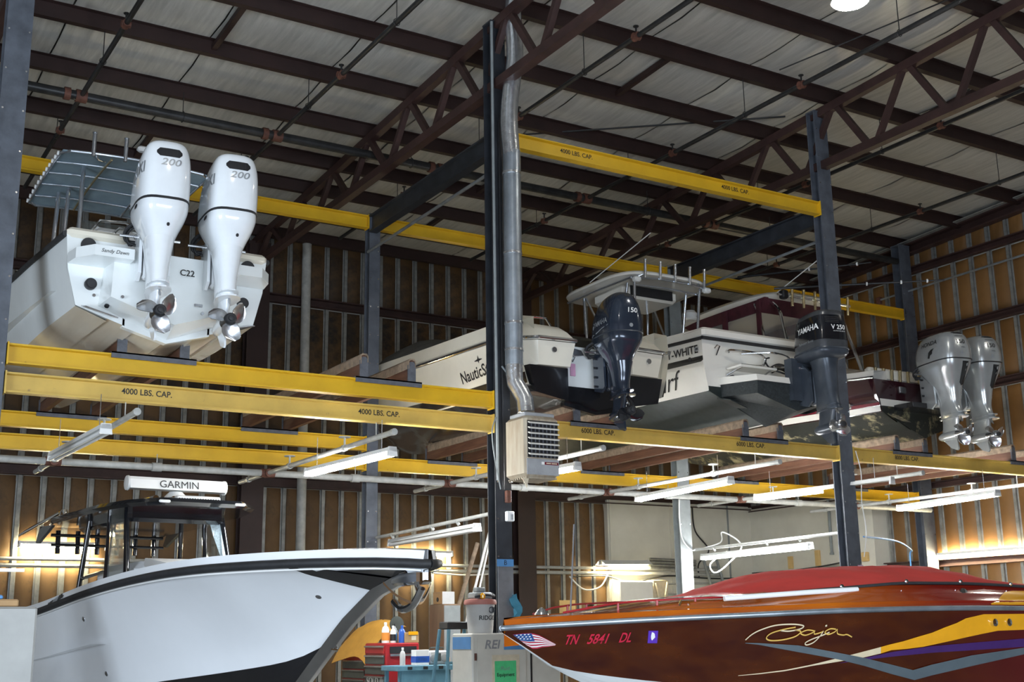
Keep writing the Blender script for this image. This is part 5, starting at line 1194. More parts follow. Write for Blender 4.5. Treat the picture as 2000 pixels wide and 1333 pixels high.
# console and black top
MB().bbox(-0.50, 0.50, 2.9, 4.25, 1.4, 2.42, 0.08).build('console', 'hull_white', bt)
MB().loft([[V(-0.42, 4.2, 2.3), V(0.42, 4.2, 2.3), V(0.42, 5.0, 2.3), V(-0.42, 5.0, 2.3)], [V(-0.40, 4.2, 2.45), V(0.40, 4.2, 2.45), V(0.36, 4.7, 2.38), V(-0.36, 4.7, 2.38)]]).build('console_seat', 'white_plastic', bt, smooth=30)
zt = 2.98
outl = [(-0.45, 4.75), (0.45, 4.75), (0.72, 4.45), (0.84, 3.9), (0.84, 2.2), (0.70, 1.65), (-0.70, 1.65), (-0.84, 2.2), (-0.84, 3.9), (-0.72, 4.45)]
def ol(f, z): return [V(x*f, 3.2+(y-3.2)*f, z+0.035*(1-abs(x)/0.84)) for x, y in outl]
MB().loft([ol(0.8, zt-0.03), ol(0.97, zt-0.025), ol(1.0, zt+0.01), ol(0.98, zt+0.05), ol(0.6, zt+0.075)]).build('black_hard_top', 'black_gloss', bt, smooth=30)
MB().bbox(-0.55, 0.55, 2.3, 4.05, zt-0.13, zt+0.02, 0.04).build('overhead_console', 'black_gloss', bt)
for s in (-1, 1):
    for (a, c, r) in (((s*0.60, 4.25, 2.05), (s*0.54, 3.95, zt+0.01), 0.032), ((s*0.60, 3.55, 1.6), (s*0.55, 3.45, zt+0.01), 0.03), ((s*0.64, 2.5, 1.4), (s*0.55, 2.75, zt+0.01), 0.03)):
        MB().cyl(a, c, r, n=10).build('top_leg', 'black_gloss', bt)
    MB().cyl((s*0.60, 2.6, 1.9), (s*0.58, 3.5, 1.95), 0.022, n=8).cyl((s*0.58, 2.68, 2.3), (s*0.57, 3.5, 2.35), 0.02, n=8).build('leg_rail', 'black_gloss', bt)
    MB().add([(s*0.60, 4.22, 2.12), (s*0.58, 3.56, 2.12), (s*0.55, 3.5, zt-0.02), (s*0.54, 3.95, zt-0.02)], [(0, 1, 2, 3)]).build('side_window', 'glass', bt, smooth=0, solid=0.008)
    if s < 0: MB().add([(s*0.58, 4.24, 2.15), (s*0.50, 4.26, 2.15), (s*0.49, 4.1, 2.5), (s*0.44, 4.0, 2.72), (s*0.38, 3.97, zt-0.03), (s*0.52, 3.95, zt-0.02)], [(0, 1, 2, 3, 4, 5)]).build('broken_windscreen_glass', 'glass_broken', bt, smooth=0, solid=0.006)
    MB().tube([(s*0.60, 4.25, 2.12), (s*0.3, 4.34, 2.1), (0, 4.36, 2.1)], 0.02, 8).build('windscreen_base_gasket', 'rubber', bt)
    MB().cyl((s*0.80, 2.4, zt+0.09), (s*0.88, 1.2, zt-0.06), 0.020, n=8).cyl((s*0.86, 1.45, zt-0.03), (s*0.89, 1.05, zt-0.08), 0.014, n=8).build('outrigger_pole', 'chrome' if s > 0 else 'black_gloss', bt)
    MB().lathe((s*0.78, 2.5, zt+0.02), [(0.05, 0), (0.05, 0.07), (0.03, 0.1)], n=12).build('outrigger_mount', 'chrome', bt)
    MB().bbox(s*0.42-0.06, s*0.42+0.06, 4.735, 4.765, zt+0.01, zt+0.04, 0.008).build('spreader_light', 'white_plastic', bt)
    MB().cyl((s*0.10+0.25, 3.9, zt+0.10), (s*0.10+0.25, 4.3, zt+0.10), 0.035, n=14).build('trumpet_horn', 'chrome', bt)
    MB().extr([(1.7, -0.02), (2.2, -0.04), (1.62, -0.22), (1.55, -0.2)], (s*0.80-0.02, 0, zt), (0, 1, 0), (0, 0, 1), (0.04, 0, 0)).build('rear_corner_strut', 'black_gloss', bt, smooth=0)
MB().tube([(-0.7, 1.75, zt-0.12), (0.7, 1.75, zt-0.12)], 0.02, 8).tube([(-0.7, 1.78, zt-0.24), (0.7, 1.78, zt-0.24)], 0.018, 8).build('rear_bar', 'black_gloss', bt)
for x in (-0.6, -0.36, -0.12, 0.12, 0.36, 0.6):
    MB().cyl((x, 1.72, zt-0.34), (x, 1.70, zt-0.06), 0.03, n=10).build('rod_holder', 'black_gloss', bt)
# open array radar and light bar
ra = MB().lathe((0.0, 3.95, zt+0.05), [(0.13, 0), (0.14, 0.05), (0.12, 0.12), (0.07, 0.17)], n=20).build('radar_pedestal', 'white_plastic', bt)
rad = MB().extr([(-0.09, 0.0), (0.09, 0.0), (0.075, 0.10), (0.05, 0.13), (-0.05, 0.13), (-0.075, 0.10)], (-0.55, 3.97, zt+0.23), (0, 1, 0), (0, 0, 1), (1.1, 0, 0)).build('radar_array', 'white_plastic', bt, smooth=20)
MB().lathe((-0.55, 3.97, zt+0.29), [(0.085, 0.0), (0.08, -0.02), (0.03, -0.03)], (1, 0, 0), 14).lathe((0.55, 3.97, zt+0.29), [(0.085, 0.0), (0.08, 0.02), (0.03, 0.03)], (1, 0, 0), 14).build('array_end_cap', 'white_plastic', bt)
text('GARMIN', 0.115, 'text_black', bt, (0.0, 4.058, zt+0.285), (-1, 0, 0), (0, -0.15, 1), off=0.0, width=1.05, name='radar_lettering')
MB().bbox(-0.32, 0.18, 4.38, 4.46, zt+0.05, zt+0.13, 0.012).build('light_bar', 'white_plastic', bt)
for k in range(16):
    MB().cyl((-0.29+k*0.0295, 4.46, zt+0.09), (-0.29+k*0.0295, 4.468, zt+0.09), 0.012, n=8).build('light_bar_lens', 'steel', bt)

# ================================================================ 6. flame orange speed boat, bow to the left
bj = thing('speed_boat', 'flame orange and maroon speed boat with red cockpit cover', 'boat', (11.82, 7.2, 0.0), PI/2)
L = 7.5
stq = [(0.0, 1.60, 0.002, 1.602, 0.02, 1.64), (0.12, 1.53, 0.01, 1.535, 0.10, 1.648), (0.36, 1.385, 0.03, 1.39, 0.25, 1.66), (0.8, 1.20, 0.20, 1.305, 0.49, 1.68), (1.4, 1.0, 0.46, 1.235, 0.77, 1.70), (2.2, 0.82, 0.74, 1.16, 0.99, 1.725), (3.2, 0.74, 0.92, 1.10, 1.13, 1.735), (4.4, 0.70, 1.0, 1.05, 1.19, 1.72), (5.6, 0.70, 1.03, 1.02, 1.18, 1.68), (7.5, 0.70, 1.02, 1.0, 1.13, 1.60)]
st = [(L-s, *r) for s, *r in stq][::-1]
R, hb6, hs6, rl6, gw6 = hull(bj, st, 'gelcoat', 'baja_side', n=44, flare=(1.0, 1.15), mrail='galv', rail_r=0.019, cap=0.10, caph=0.055, mcap='baja_deck')
rows = []
for (y, kz, ch, cz, sh, sz) in R:
    s = L-y; k = min(1, s/1.2)
    c = 0.0 if s < 1.5 else min(1.0, (s-1.5)/1.0)
    hw = sh; row = [V(hw*1.0, y, sz+0.018), V(max(hw-0.025, 0)*1.0, y, sz+0.05*k), V(hw*(0.86+0.05*c), y, sz+0.085*k+0.015*c), V(hw*(0.80+0.09*c), y, sz+0.10*k+0.025*c), V(hw*(0.74+0.11*c), y, sz+0.115*k+0.055*c), V(hw*0.5, y, sz+0.13*k+0.06*c), V(0, y, sz+0.14*k+0.07*c)]
    rows.append(row)
dk6 = MB().grid(rows).mirror().build('deck', 'baja_deck', bj, smooth=28)
transom(bj, st[0], 'baja_red')
# red fabric cover over the cockpit
ctl = [(1.75, 1.83, 0), (2.0, 1.93, 0), (2.35, 2.03, 0), (2.8, 2.065, 0), (3.4, 2.09, 0), (3.72, 2.095, 0), (4.05, 2.02, 0), (4.4, 1.96, 0), (5.0, 1.95, 0), (7.0, 1.93, 0)]
rows = []
for i in range(40):
    s = 1.75+5.2*i/39
    j = max(k for k in range(len(ctl)-1) if ctl[k][0] <= s+1e-9); a, c = ctl[j], ctl[j+1]; f = (s-a[0])/(c[0]-a[0])
    zt_, ze = a[1]+(c[1]-a[1])*f, a[2]+(c[2]-a[2])*f
    q = min(R, key=lambda r: abs(r[0]-(L-s))); hw = q[4]*(0.79+0.075*min(1, (s-1.75)/0.8)); ze = q[5]+0.128+0.055*min(1, (s-1.75)/1.0)-0.012*max(0, min(1, (s-3.4)/0.6))
    row = []
    for u in np.linspace(-1, 1, 19):
        e = 1-abs(u)**2.6
        wr_ = 0.010*math.sin(11*s+6*u)*e+0.008*math.sin(23*u-7*s)*e*(1-e)*3
        row.append(V(hw*u*(0.86+0.14*(1-e)), L-s, ze+(zt_-ze)*e+wr_))
    rows.append(row)
cv = MB().grid(rows).build('cockpit_cover', 'canvas_red', bj, smooth=70)
MB().tube([r[0]+V(-0.004, 0, 0.0) for r in rows], 0.011, 6).build('cover_hem', 'rubber', bj)
MB().tube([r[-1]+V(0.004, 0, 0.0) for r in rows], 0.011, 6).build('cover_hem', 'rubber', bj)
for k in range(4, 40, 4):
    MB().lathe(rows[k][0]+V(-0.012, 0, 0.012), [(0.016, 0), (0.012, 0.01)], (-1, 0, 0.4), 10).build('cover_snap', 'chrome', bj)
# bow rails, white pad, cleat, vents, bow light
for s_ in (-1, 1):
    pts = []
    for s in np.linspace(0.35, 1.7, 12):
        q = min(R, key=lambda r: abs(r[0]-(L-s))); hw = q[4]*0.74; zz = q[5]+0.075+0.05*min(1, (s-0.35)/0.4)
        pts.append(V(s_*hw, L-s, zz))
    MB().tube(pts, 0.007, 8).build('bow_rail', 'tool_red', bj)
    for k in (3, 5, 7, 9):
        MB().cyl(pts[k], pts[k]-V(0, 0, 0.06), 0.008, n=8).build('rail_stanchion', 'tool_red', bj)
    pad = MB().tube(catmull([V(s_*(min(R, key=lambda r: abs(r[0]-(L-s)))[4]*0.86), L-s, min(R, key=lambda r: abs(r[0]-(L-s)))[5]+0.115+0.03*(s-1.4)) for s in (1.35, 1.7, 2.05, 2.4)], 4), 0.018, 10).build('white_rubbing_pad', 'white_plastic', bj)
    for s in (3.36, 3.60):
        MB().lathe((s_*(1.14*0.90), L-s, 1.835), [(0.055, -0.02), (0.05, 0.0), (0.03, 0.006)], (s_*0.9, 0, 0.35), 16).build('chrome_vent', 'chrome', bj)
    for s in (3.50, 3.66):
        MB().lathe((s_*1.125, L-s, 1.63), [(0.028, -0.02), (0.028, 0.03), (0.014, 0.035)], (s_, 0, 0), 14).build('hull_fitting', 'chrome', bj)
    MB().tube([(s_*0.55, L-1.13, 1.77), (s_*0.56, L-1.12, 1.80), (s_*0.56, L-1.06, 1.80), (s_*0.55, L-1.05, 1.77)], 0.012, 6).build('deck_cleat', 'chrome', bj)
MB().lathe((0, L-0.30, 1.705), [(0.045, 0), (0.05, 0.02), (0.03, 0.05), (0.008, 0.07)], n=14).build('bow_light', 'chrome', bj)
MB().cyl((0.02, L-0.55, 1.74), (0.05, L-0.62, 2.35), 0.006, n=6).build('bow_pole', 'alu', bj)

# ================================================================ workshop clutter under the rack
def bottle(name, x, y, z, r, h, m, label, cap='dark', band=None):
    t = thing(name, label, 'bottle', (x, y, z))
    MB().lathe((0, 0, 0), [(r, 0), (r, h*0.62), (r*0.75, h*0.76), (r*0.38, h*0.82), (r*0.36, h*0.88)], n=14).build('body', m, t)
    MB().lathe((0, 0, h*0.88), [(r*0.42, 0), (r*0.42, h*0.1), (r*0.3, h*0.12)], n=12).build('cap', cap, t)
    if band: MB().lathe((0, 0, h*0.12), [(r*1.02, 0), (r*1.02, h*0.38)], n=14).build('label_band', band, t)
    return t
# red roll cabinet (drawers face left)
t = thing('tool_cabinet', 'red tool cabinet with dark drawers and a SOLD sticker, under the white bow', 'tool cabinet', (6.48, 13.5, 0))
MB().bbox(0, 0.44, 0, 0.58, 0.08, 1.52, 0.012).build('carcass', 'tool_red', t)
for k, (z0, h) in enumerate(((1.40, 0.09), (1.28, 0.10), (1.16, 0.10), (1.0, 0.14), (0.75, 0.22), (0.45, 0.27), (0.14, 0.28))):
    d = MB().bbox(-0.015, 0.0, 0.03, 0.55, z0, z0+h, 0.004).build('drawer', 'drawer_grey' if k else 'tool_red', t)
    MB().box(-0.028, -0.015, 0.03, 0.55, z0+h-0.018, z0+h).build('drawer_pull', 'steel', d, smooth=0)
MB().box(0.05, 0.40, -0.02, -0.008, 1.37, 1.395).build('side_handle', 'steel', t, smooth=0)
MB().box(0.05, 0.40, -0.008, 0.0, 1.40, 1.48).build('vent_recess', 'dark', t, smooth=0)
text('SOLD', 0.13, 'text_white', t, (-0.017, 0.33, 1.08), (0, -1, 0), (0, 0, 1), off=0.004)
MB().lathe((-0.016, 0.08, 1.08), [(0.05, 0), (0.05, -0.003)], (1, 0, 0), 16).build('round_sticker', 'text_grey', t)
for (yy, zz) in ((0.12, 0), (0.46, 0), ):
    for xx in (0.06, 0.38): MB().cyl((xx-0.015, yy, 0.04), (xx+0.015, yy, 0.04), 0.04, n=12).build('caster', 'rubber', t)
t = thing('tool_cabinet', 'lower dark tool chest left of the red cabinet, under an orange tarp', 'tool cabinet', (6.62, 14.35, 0))
MB().bbox(0, 0.44, 0, 0.72, 0.0, 1.37, 0.012).build('carcass', 'tool_red', t)
for k in range(7):
    d = MB().bbox(-0.015, 0.0, 0.03, 0.69, 0.52+k*0.115, 0.62+k*0.115, 0.004).build('drawer', 'drawer_grey', t)
    MB().box(-0.026, -0.015, 0.03, 0.69, 0.605+k*0.115, 0.62+k*0.115).build('drawer_pull', 'steel', d, smooth=0)
rows = []
for i in range(10):
    u = i/9
    rows.append([V(6.52+0.55*u+0.02*math.sin(5*v), 14.15+1.0*v, 1.42+0.30*math.sin(PI*min(1, u*1.2)*0.6)+0.10*math.sin(PI*v)-0.16*(1-u)*(1-u)+0.02*math.sin(9*u+7*v)) for v in np.linspace(0, 1, 9)])
tag(MB().grid(rows).build('tarp', 'tarp', loc=(6.8, 14.5, 1.38), smooth=70, solid=0.006), 'crumpled mustard tarp draped over the tool chest', 'tarp')
bottle('spray_bottle', 6.53, 13.62, 1.522, 0.045, 0.24, 'bottle_white', 'white jug with orange label on the red tool cabinet', 'bottle_white', 'label_orange')
bottle('oil_bottle', 6.62, 13.6, 1.522, 0.035, 0.20, 'bottle_white', 'dark labelled bottle on the red tool cabinet', 'bottle_white', 'dark')
bottle('oil_bottle', 6.70, 13.72, 1.522, 0.03, 0.22, 'cab_grey', 'grey bottle in the middle of the red tool cabinet', 'dark', 'tape_blue')
bottle('oil_bottle', 6.72, 13.56, 1.522, 0.04, 0.20, 'bottle_blue', 'blue oil bottle on the red tool cabinet', 'bottle_blue')
bottle('oil_bottle', 6.64, 13.78, 1.522, 0.03, 0.15, 'label_orange', 'small orange topped bottle at the back of the red tool cabinet', 'dark')
t = thing('cardboard_box', 'open cardboard box of parts on the red tool cabinet', 'box', (6.80, 13.55, 1.521))
MB().bbox(-0.07, 0.12, -0.04, 0.2, 0, 0.12, 0.004).build('carton', 'cardboard', t)
MB().box(0.02, 0.08, -0.042, -0.04, 0.03, 0.08).build('label', 'paper', t, smooth=0)
MB().box(-0.02, 0.1, -0.05, -0.04, 0.09, 0.13).build('yellow_tape', 'decal_yellow', t, smooth=0)
t = thing('angle_grinder_wheel', 'round dark disc on a stand behind the cardboard box', 'tool', (6.80, 13.86, 1.522))
MB().cyl((0, 0, 0), (0, 0, 0.14), 0.015, n=8).build('stand', 'steel', t)
MB().lathe((0, -0.01, 0.22), [(0.03, 0.0), (0.09, 0.005), (0.095, 0.02), (0.03, 0.03)], (0, 1, 0), 22).build('disc', 'drawer_grey', t)
# blue work bench with small things on it
t = thing('work_bench', 'chipped blue steel work bench in front of the red cabinet', 'bench', (6.37, 12.95, 0))
MB().bbox(0, 0.72, 0, 0.45, 1.21, 1.27, 0.006).build('bench_top', 'blue_paint', t)
for x in (0.03, 0.65):
    for y in (0.03, 0.38): MB().box(x, x+0.04, y, y+0.04, 0, 1.21).build('leg', 'blue_paint', t, smooth=0)
MB().box(0.05, 0.67, 0.02, 0.035, 1.05, 1.21).build('apron', 'blue_paint', t, smooth=0)
MB().box(0.03, 0.69, 0.03, 0.42, 0.5, 0.53).build('shelf', 'blue_paint', t, smooth=0)
for k in range(3): MB().bbox(0.12+k*0.2, 0.18+k*0.2, -0.004, 0.002, 1.225, 1.26, 0.003).build('bench_label', 'text_black', t)
bottle('spray_can', 6.46, 13.02, 1.271, 0.032, 0.20, 'vac_grey', 'grey spray can on the left end of the blue bench', 'bottle_white')
t = thing('wipes_box', 'blue and white paper wipes box on the blue bench', 'box', (6.62, 13.0, 1.271))
MB().bbox(0, 0.17, 0, 0.12, 0, 0.17, 0.003).build('carton', 'text_white', t)
MB().box(-0.002, 0.172, -0.002, 0.122, 0.03, 0.1).build('blue_band', 'bottle_blue', t, smooth=0)
text('RYEN', 0.045, 'flag_blue', t, (0.085, -0.004, 0.065), (1, 0, 0), (0, 0, 1), off=0.002)
t = thing('radio', 'grey portable radio on the right end of the blue bench', 'radio', (6.82, 13.05, 1.271))
MB().bbox(0, 0.25, 0, 0.12, 0, 0.16, 0.02).build('case', 'vac_grey', t)
for x in (0.055, 0.195): MB().lathe((x, 0.0, 0.07), [(0.042, 0.0), (0.045, -0.008), (0.03, -0.012)], (0, 1, 0), 16).build('speaker', 'cab_grey', t)
MB().bbox(0.1, 0.15, -0.008, 0.0, 0.04, 0.13, 0.003).build('tape_deck', 'drawer_grey', t)
MB().tube([(0.03, 0.06, 0.16), (0.04, 0.06, 0.19), (0.21, 0.06, 0.19), (0.22, 0.06, 0.16)], 0.008, 6).build('handle', 'drawer_grey', t)
bottle('oil_bottle', 7.05, 13.02, 1.271, 0.022, 0.12, 'label_orange', 'small orange tube beside the radio', 'bottle_white')
# tall cabinet with wooden box
t = thing('tall_cabinet', 'tall cabinet with brown side and grey front behind the tool bench', 'cabinet', (7.79, 14.5, 0))
MB().bbox(0, 0.24, 0, 0.42, 0, 2.0, 0.012).build('carcass', 'cab_brown', t)
MB().bbox(0.0, 0.24, -0.015, 0.0, 0.05, 1.98, 0.005).build('door', 'cab_grey', t)
MB().bbox(0.03, 0.05, -0.03, -0.015, 1.4, 1.5, 0.004).build('handle', 'steel', t)
t = thing('speaker_box', 'small wooden box with a round hole on the tall cabinet', 'box', (7.80, 14.56, 2.0))
MB().bbox(0, 0.18, 0, 0.26, 0, 0.16, 0.005).build('case', 'cardboard', t)
MB().lathe((0, 0.13, 0.06), [(0.03, 0.002), (0.03, -0.003)], (1, 0, 0), 14).build('hole', 'dark', t)
MB().box(0.0, 0.18, -0.004, 0.0, 0.0, 0.16).build('front_panel', 'vac_grey', t, smooth=0)
# cream machine with stickers
t = thing('machine_cabinet', 'cream steel machine lettered REI with green and blue tape stickers', 'machine', (6.23, 11.0, 0))
cab = MB().bbox(0, 1.05, 0, 0.42, 0, 1.615, 0.012).build('case', 'cab_cream', t)
MB().box(0.05, 0.62, -0.01, 0.0, 0.3, 1.57).build('door', 'cab_cream', t, smooth=0)
MB().box(0.68, 0.70, -0.004, 0.0, 0.1, 1.6).build('door_gap', 'dark', t, smooth=0)
MB().box(-0.004, 0.0, 0.03, 0.40, 1.46, 1.58).build('blue_label', 'tape_blue', t, smooth=0)
MB().cyl((0.03, -0.012, 1.35), (0.03, -0.012, 1.42), 0.012, n=8).cyl((0.03, -0.012, 0.5), (0.03, -0.012, 0.57), 0.012, n=8).build('hinge', 'rust', t)
text('REI', 0.12, 'text_grey', t, (0.22, -0.013, 1.50), (1, 0, 0), (0, 0, 1), shear=0.2, off=0.006, width=1.1)
MB().box(0.36, 0.62, -0.014, -0.011, 1.45, 1.51).build('blue_tape', 'tape_blue', t, smooth=0)
MB().box(0.22, 0.54, -0.013, -0.010, 1.05, 1.40).build('glue_patch', 'paper', t, smooth=0)
MB().box(0.25, 0.50, -0.016, -0.013, 1.08, 1.34).build('green_tape', 'tape_green', t, smooth=0)
text('Fluid', 0.055, 'cab_grey', t, (0.37, -0.0175, 1.265), (1, 0, 0), (0, 0, 1))
text('Equipment', 0.048, 'text_black', t, (0.375, -0.0175, 1.205), (1, 0, 0), (0, 0, 1), off=0.001)
# shop vacuum
t = thing('shop_vacuum', 'grey workshop vacuum with pink lid standing on the cream machine', 'vacuum', (6.44, 11.2, 1.615))
MB().lathe((0, 0, 0), [(0.125, 0), (0.13, 0.03), (0.145, 0.26), (0.15, 0.27), (0.15, 0.285)], n=28).build('drum', 'vac_grey', t)
MB().lathe((0, 0, 0.285), [(0.165, 0), (0.17, 0.02), (0.16, 0.05), (0.11, 0.06)], n=28).build('lid', 'vac_pink', t)
MB().lathe((0.06, -0.125, 0.23), [(0.032, 0.02), (0.034, -0.03), (0.022, -0.03), (0.02, 0.0)], (0.4, 0.9, 0), 14).build('hose_port', 'dark', t)
MB().bbox(-0.1, 0.1, -0.09, 0.09, 0.34, 0.41, 0.015).build('motor_head', 'cab_grey', t)
MB().bbox(-0.06, 0.04, -0.05, 0.05, 0.41, 0.46, 0.01).build('motor_top', 'cab_grey', t)
MB().tube(catmull([(-0.12, -0.1, 0.36), (0.0, -0.13, 0.38), (0.11, -0.1, 0.37), (0.13, 0.02, 0.40), (0.05, 0.1, 0.38)], 5), 0.012, 6).build('power_cord', 'rubber', t)
MB().lathe((-0.04, -0.12, 0.36), [(0.004, -0.03), (0.03, -0.01), (0.03, 0.02), (0.01, 0.04)], n=12).build('yellow_knob', 'decal_yellow', t)
text('RIDGID', 0.062, 'text_black', t, (0.02, -1, 0.15), (1, 0, 0), (0, 0, 1), bvh=BVHTree.FromPolygons([v.co for v in t.children[0].data.vertices], [p.vertices for p in t.children[0].data.polygons]), d=(0, 1, 0), off=0.002)
# step ladder, leaning poles
t = thing('step_stool', 'blue grey step ladder with a black top left of the vacuum', 'ladder', (6.36, 11.75, 0))
MB().bbox(0, 0.32, 0, 0.2, 1.66, 1.74, 0.01).build('top_step', 'dark', t)
for (a, b_) in (((0.01, 0.0, 1.66), (-0.08, -0.05, 0)), ((0.31, 0, 1.66), (0.40, -0.05, 0)), ((0.01, 0.2, 1.66), (-0.08, 0.5, 0)), ((0.31, 0.2, 1.66), (0.4, 0.5, 0))):
    MB().cyl(a, b_, 0.02, n=8).build('rail', 'blue_paint', t)
for k in range(4):
    MB().box(-0.02-0.015*k, 0.34+0.015*k, -0.05, 0.03, 1.3-0.35*k, 1.33-0.35*k).build('step', 'blue_paint', t, smooth=0)
for (a, b_, r, m, lb) in (((7.6, 15.05, 0), (8.65, 15.1, 2.85), 0.03, 'carpet', 'dark padded pole leaning left of the central column'),
                          ((7.85, 15.0, 0), (8.80, 15.0, 3.05), 0.018, 'white_plastic', 'long white pole leaning left of the central column'),
                          ((8.06, 15.05, 0), (8.86, 15.05, 3.05), 0.014, 'white_plastic', 'thin white pole closest to the central column')):
    o = MB().cyl(a, b_, r, n=10).build('leaning_pole', m, loc=a); tag(o, lb, 'pole')
tag(MB().loft([[V(7.30+0.05*math.sin(k*1.3), 11.97-0.02*(k % 2), 1.78+0.05*k), V(7.38+0.04*math.sin(k), 11.95, 1.79+0.05*k), V(7.36, 12.02, 1.78+0.05*k), V(7.31, 12.0, 1.78+0.05*k)] for k in range(6)]).build('rag', 'rag_blue', loc=(7.32, 11.97, 1.78)), 'blue rag hanging on the foot of the central column', 'rag')
# grey crate at the left edge, with offcuts on top
t = thing('storage_crate', 'plain grey crate cut by the left edge in front of the white boat', 'crate', (0.40, 6.0, 0))
MB().bbox(-0.6, 0.735, 0, 0.6, 0, 1.755, 0.01).build('body', 'crate_grey', t)
MB().bbox(-0.6, 0.66, 0.05, 0.5, 1.755, 1.79, 0.006).build('board', 'cardboard', t)
MB().bbox(0.3, 0.6, 0.1, 0.35, 1.79, 1.81, 0.006).build('blue_offcut', 'tape_blue', t)
t = thing('cutout_sheets', 'white cut sheets stacked on the grey crate at the left edge', 'sheet', (0.7, 6.15, 1.81))
for k in range(3):
    MB().box(-0.5, 0.25-0.05*k, 0.02*k, 0.12+0.02*k, 0.02+k*0.05, 0.035+k*0.05).build('sheet', 'white_plastic', t, smooth=0)
MB().box(-0.5, 0.40, 0.05, 0.07, 0.11, 0.125).build('top_sheet', 'white_plastic', t, smooth=0)
MB().box(-0.3, -0.25, 0.03, 0.08, 0, 0.12).build('prop', 'white_plastic', t, smooth=0)

# ================================================================ things on the far walls
tag(MB().cyl((8.22, YB-0.26, 0), (8.2, YB-0.26, 8.9), 0.085, n=16).build('drain_pipe', 'white_pipe', loc=(8.22, YB-0.22, 0)), 'thick pale drain pipe standing against the rear wall', 'pipe')
for z, r, m, lb in ((2.88, 0.03, 'white_pipe', 'upper white conduit along the rear wall'), (2.78, 0.035, 'white_pipe', 'lower white conduit along the rear wall')):
    tag(MB().cyl((1.5, YB-0.12, z-0.01), (17.9, YB-0.18, z), r, n=8).build('wall_conduit', m, loc=(1.5, YB-0.12, z)), lb, 'pipe')
for (pts, lb) in (([(14.0, YB-0.2, 2.7), (14.8, YB-0.22, 2.72), (15.4, YB-0.25, 2.6), (16.4, YB-0.2, 2.74), (17.6, YB-0.2, 2.7), (18.7, YB-0.25, 2.72)], 'black cable sagging along the white rear wall'),
                  ([(XR-0.2, 20.6, 2.72), (XR-0.2, 19.8, 2.8), (XR-0.2, 18.6, 2.86), (XR-0.4, 17.6, 2.92)], 'black cable along the white block side wall'),
                  ([(17.2, YB-0.15, 4.2), (17.25, YB-0.15, 3.7), (17.6, YB-0.15, 3.3), (17.3, YB-0.15, 3.0), (17.3, YB-0.15, 2.7)], 'dark cable loop hanging down the white rear wall'),
                  ([(9.5, YB-0.2, 2.8), (9.9, YB-0.22, 2.6), (10.3, YB-0.2, 2.75), (11.6, YB-0.25, 2.7), (12.5, YB-0.2, 2.78)], 'pale cable sagging on the rear wall conduit'),
                  ([(13.9, YB-0.25, 2.7), (14.2, YB-0.3, 2.45), (14.6, YB-0.3, 2.5), (14.8, YB-0.3, 2.75)], 'pink white cable loop under the bright rear lamp')):
    cable('wall_cable', pts, 0.016, 'rubber' if 'black' in lb or 'dark' in lb else 'white_plastic', lb)
t = thing('hose_coil', 'black coil of hose hung on the white block side wall', 'hose', (XR-0.24, 20.3, 2.55))
for k in range(4):
    MB().tube([(0.03*(k-1.5), 0.19*math.cos(a)*(0.9+0.05*k), 0.23*math.sin(a)*(0.9+0.05*k)) for a in np.linspace(0, 2*PI, 19)[:-1]], 0.016, 6, True).build('hose_turn', 'rubber', t)
for (y, z0, z1, lb) in ((19.55, 2.86, 3.12, 'short wooden block on the white side wall, left of two'), (18.75, 2.88, 3.2, 'short wooden block on the white side wall, right of two')):
    tag(MB().bbox(XR-0.16, XR-0.1, y-0.06, y+0.06, z0, z1, 0.006).build('wood_block', 'plywood', loc=(XR-0.13, y, z0)), lb, 'block')
tag(MB().bbox(XR-0.42, XR-0.345, 17.15, 17.3, 2.88, 3.06, 0.01).build('wall_bracket', 'plywood', loc=(XR-0.4, 17.2, 2.88)), 'small wooden bracket on the white pier by the right column', 'bracket')
for y, lb in ((18.32, 'left of two grey drop pipes on the white side wall'), (18.05, 'right of two grey drop pipes on the white side wall')):
    t = thing('drop_pipe', lb, 'pipe', (XR-0.16, y, 3.1))
    MB().cyl((0, 0, 0), (0, 0, 1.1), 0.03, n=8).build('pipe', 'cab_grey', t)
    MB().cyl((0, 0, -0.02), (0, 0, 0.02), 0.045, n=8).build('flange', 'cab_grey', t)
t = thing('wall_ladder', 'grey ladder leaning on the white rear wall behind the lamp', 'ladder', (17.4, YB-0.9, 0))
for x in (0, 0.36): MB().cyl((x+0.4, 0, 0), (x, 0.7, 3.1), 0.03, n=8).build('rail', 'cab_grey', t)
for k in range(9): MB().cyl((0.4-0.043*k-0.03, 0.08*k+0.05, 0.33*k+0.3), (0.76-0.043*k-0.03, 0.08*k+0.05, 0.33*k+0.3), 0.018, n=6).build('rung', 'cab_grey', t)
tag(MB().bbox(13.68, 14.06, YB-0.2, YB-0.18, 1.2, 2.24, 0.004).build('plywood_sheet', 'plywood', loc=(13.87, YB-0.2, 1.2)), 'small plywood sheet against the rear wall above the orange bow', 'sheet')
t = thing('wall_bin', 'dusty white cabinet with hanging parts below the bright rear lamp', 'cabinet', (15.0, YB-0.42, 1.0))
MB().bbox(0, 0.85, 0, 0.3, 0, 1.62, 0.02).build('case', 'white_plastic', t)
MB().bbox(0.88, 1.28, 0.05, 0.3, 0.75, 1.65, 0.02).build('side_case', 'paper', t)
MB().tube([(0.92, 0, 1.58), (1.0, -0.02, 1.2), (1.1, -0.02, 1.15), (1.22, 0, 1.6)], 0.025, 6).build('hanging_hose', 'paper', t)
t = thing('wall_grille', 'grey corrugated duct cover beside the bright rear lamp', 'duct', (15.95, YB-0.2, 2.9))
for k in range(4): MB().cyl((0, 0, k*0.06), (1.25, 0.02, k*0.06-0.02), 0.028, n=8).build('rib', 'strap', t)
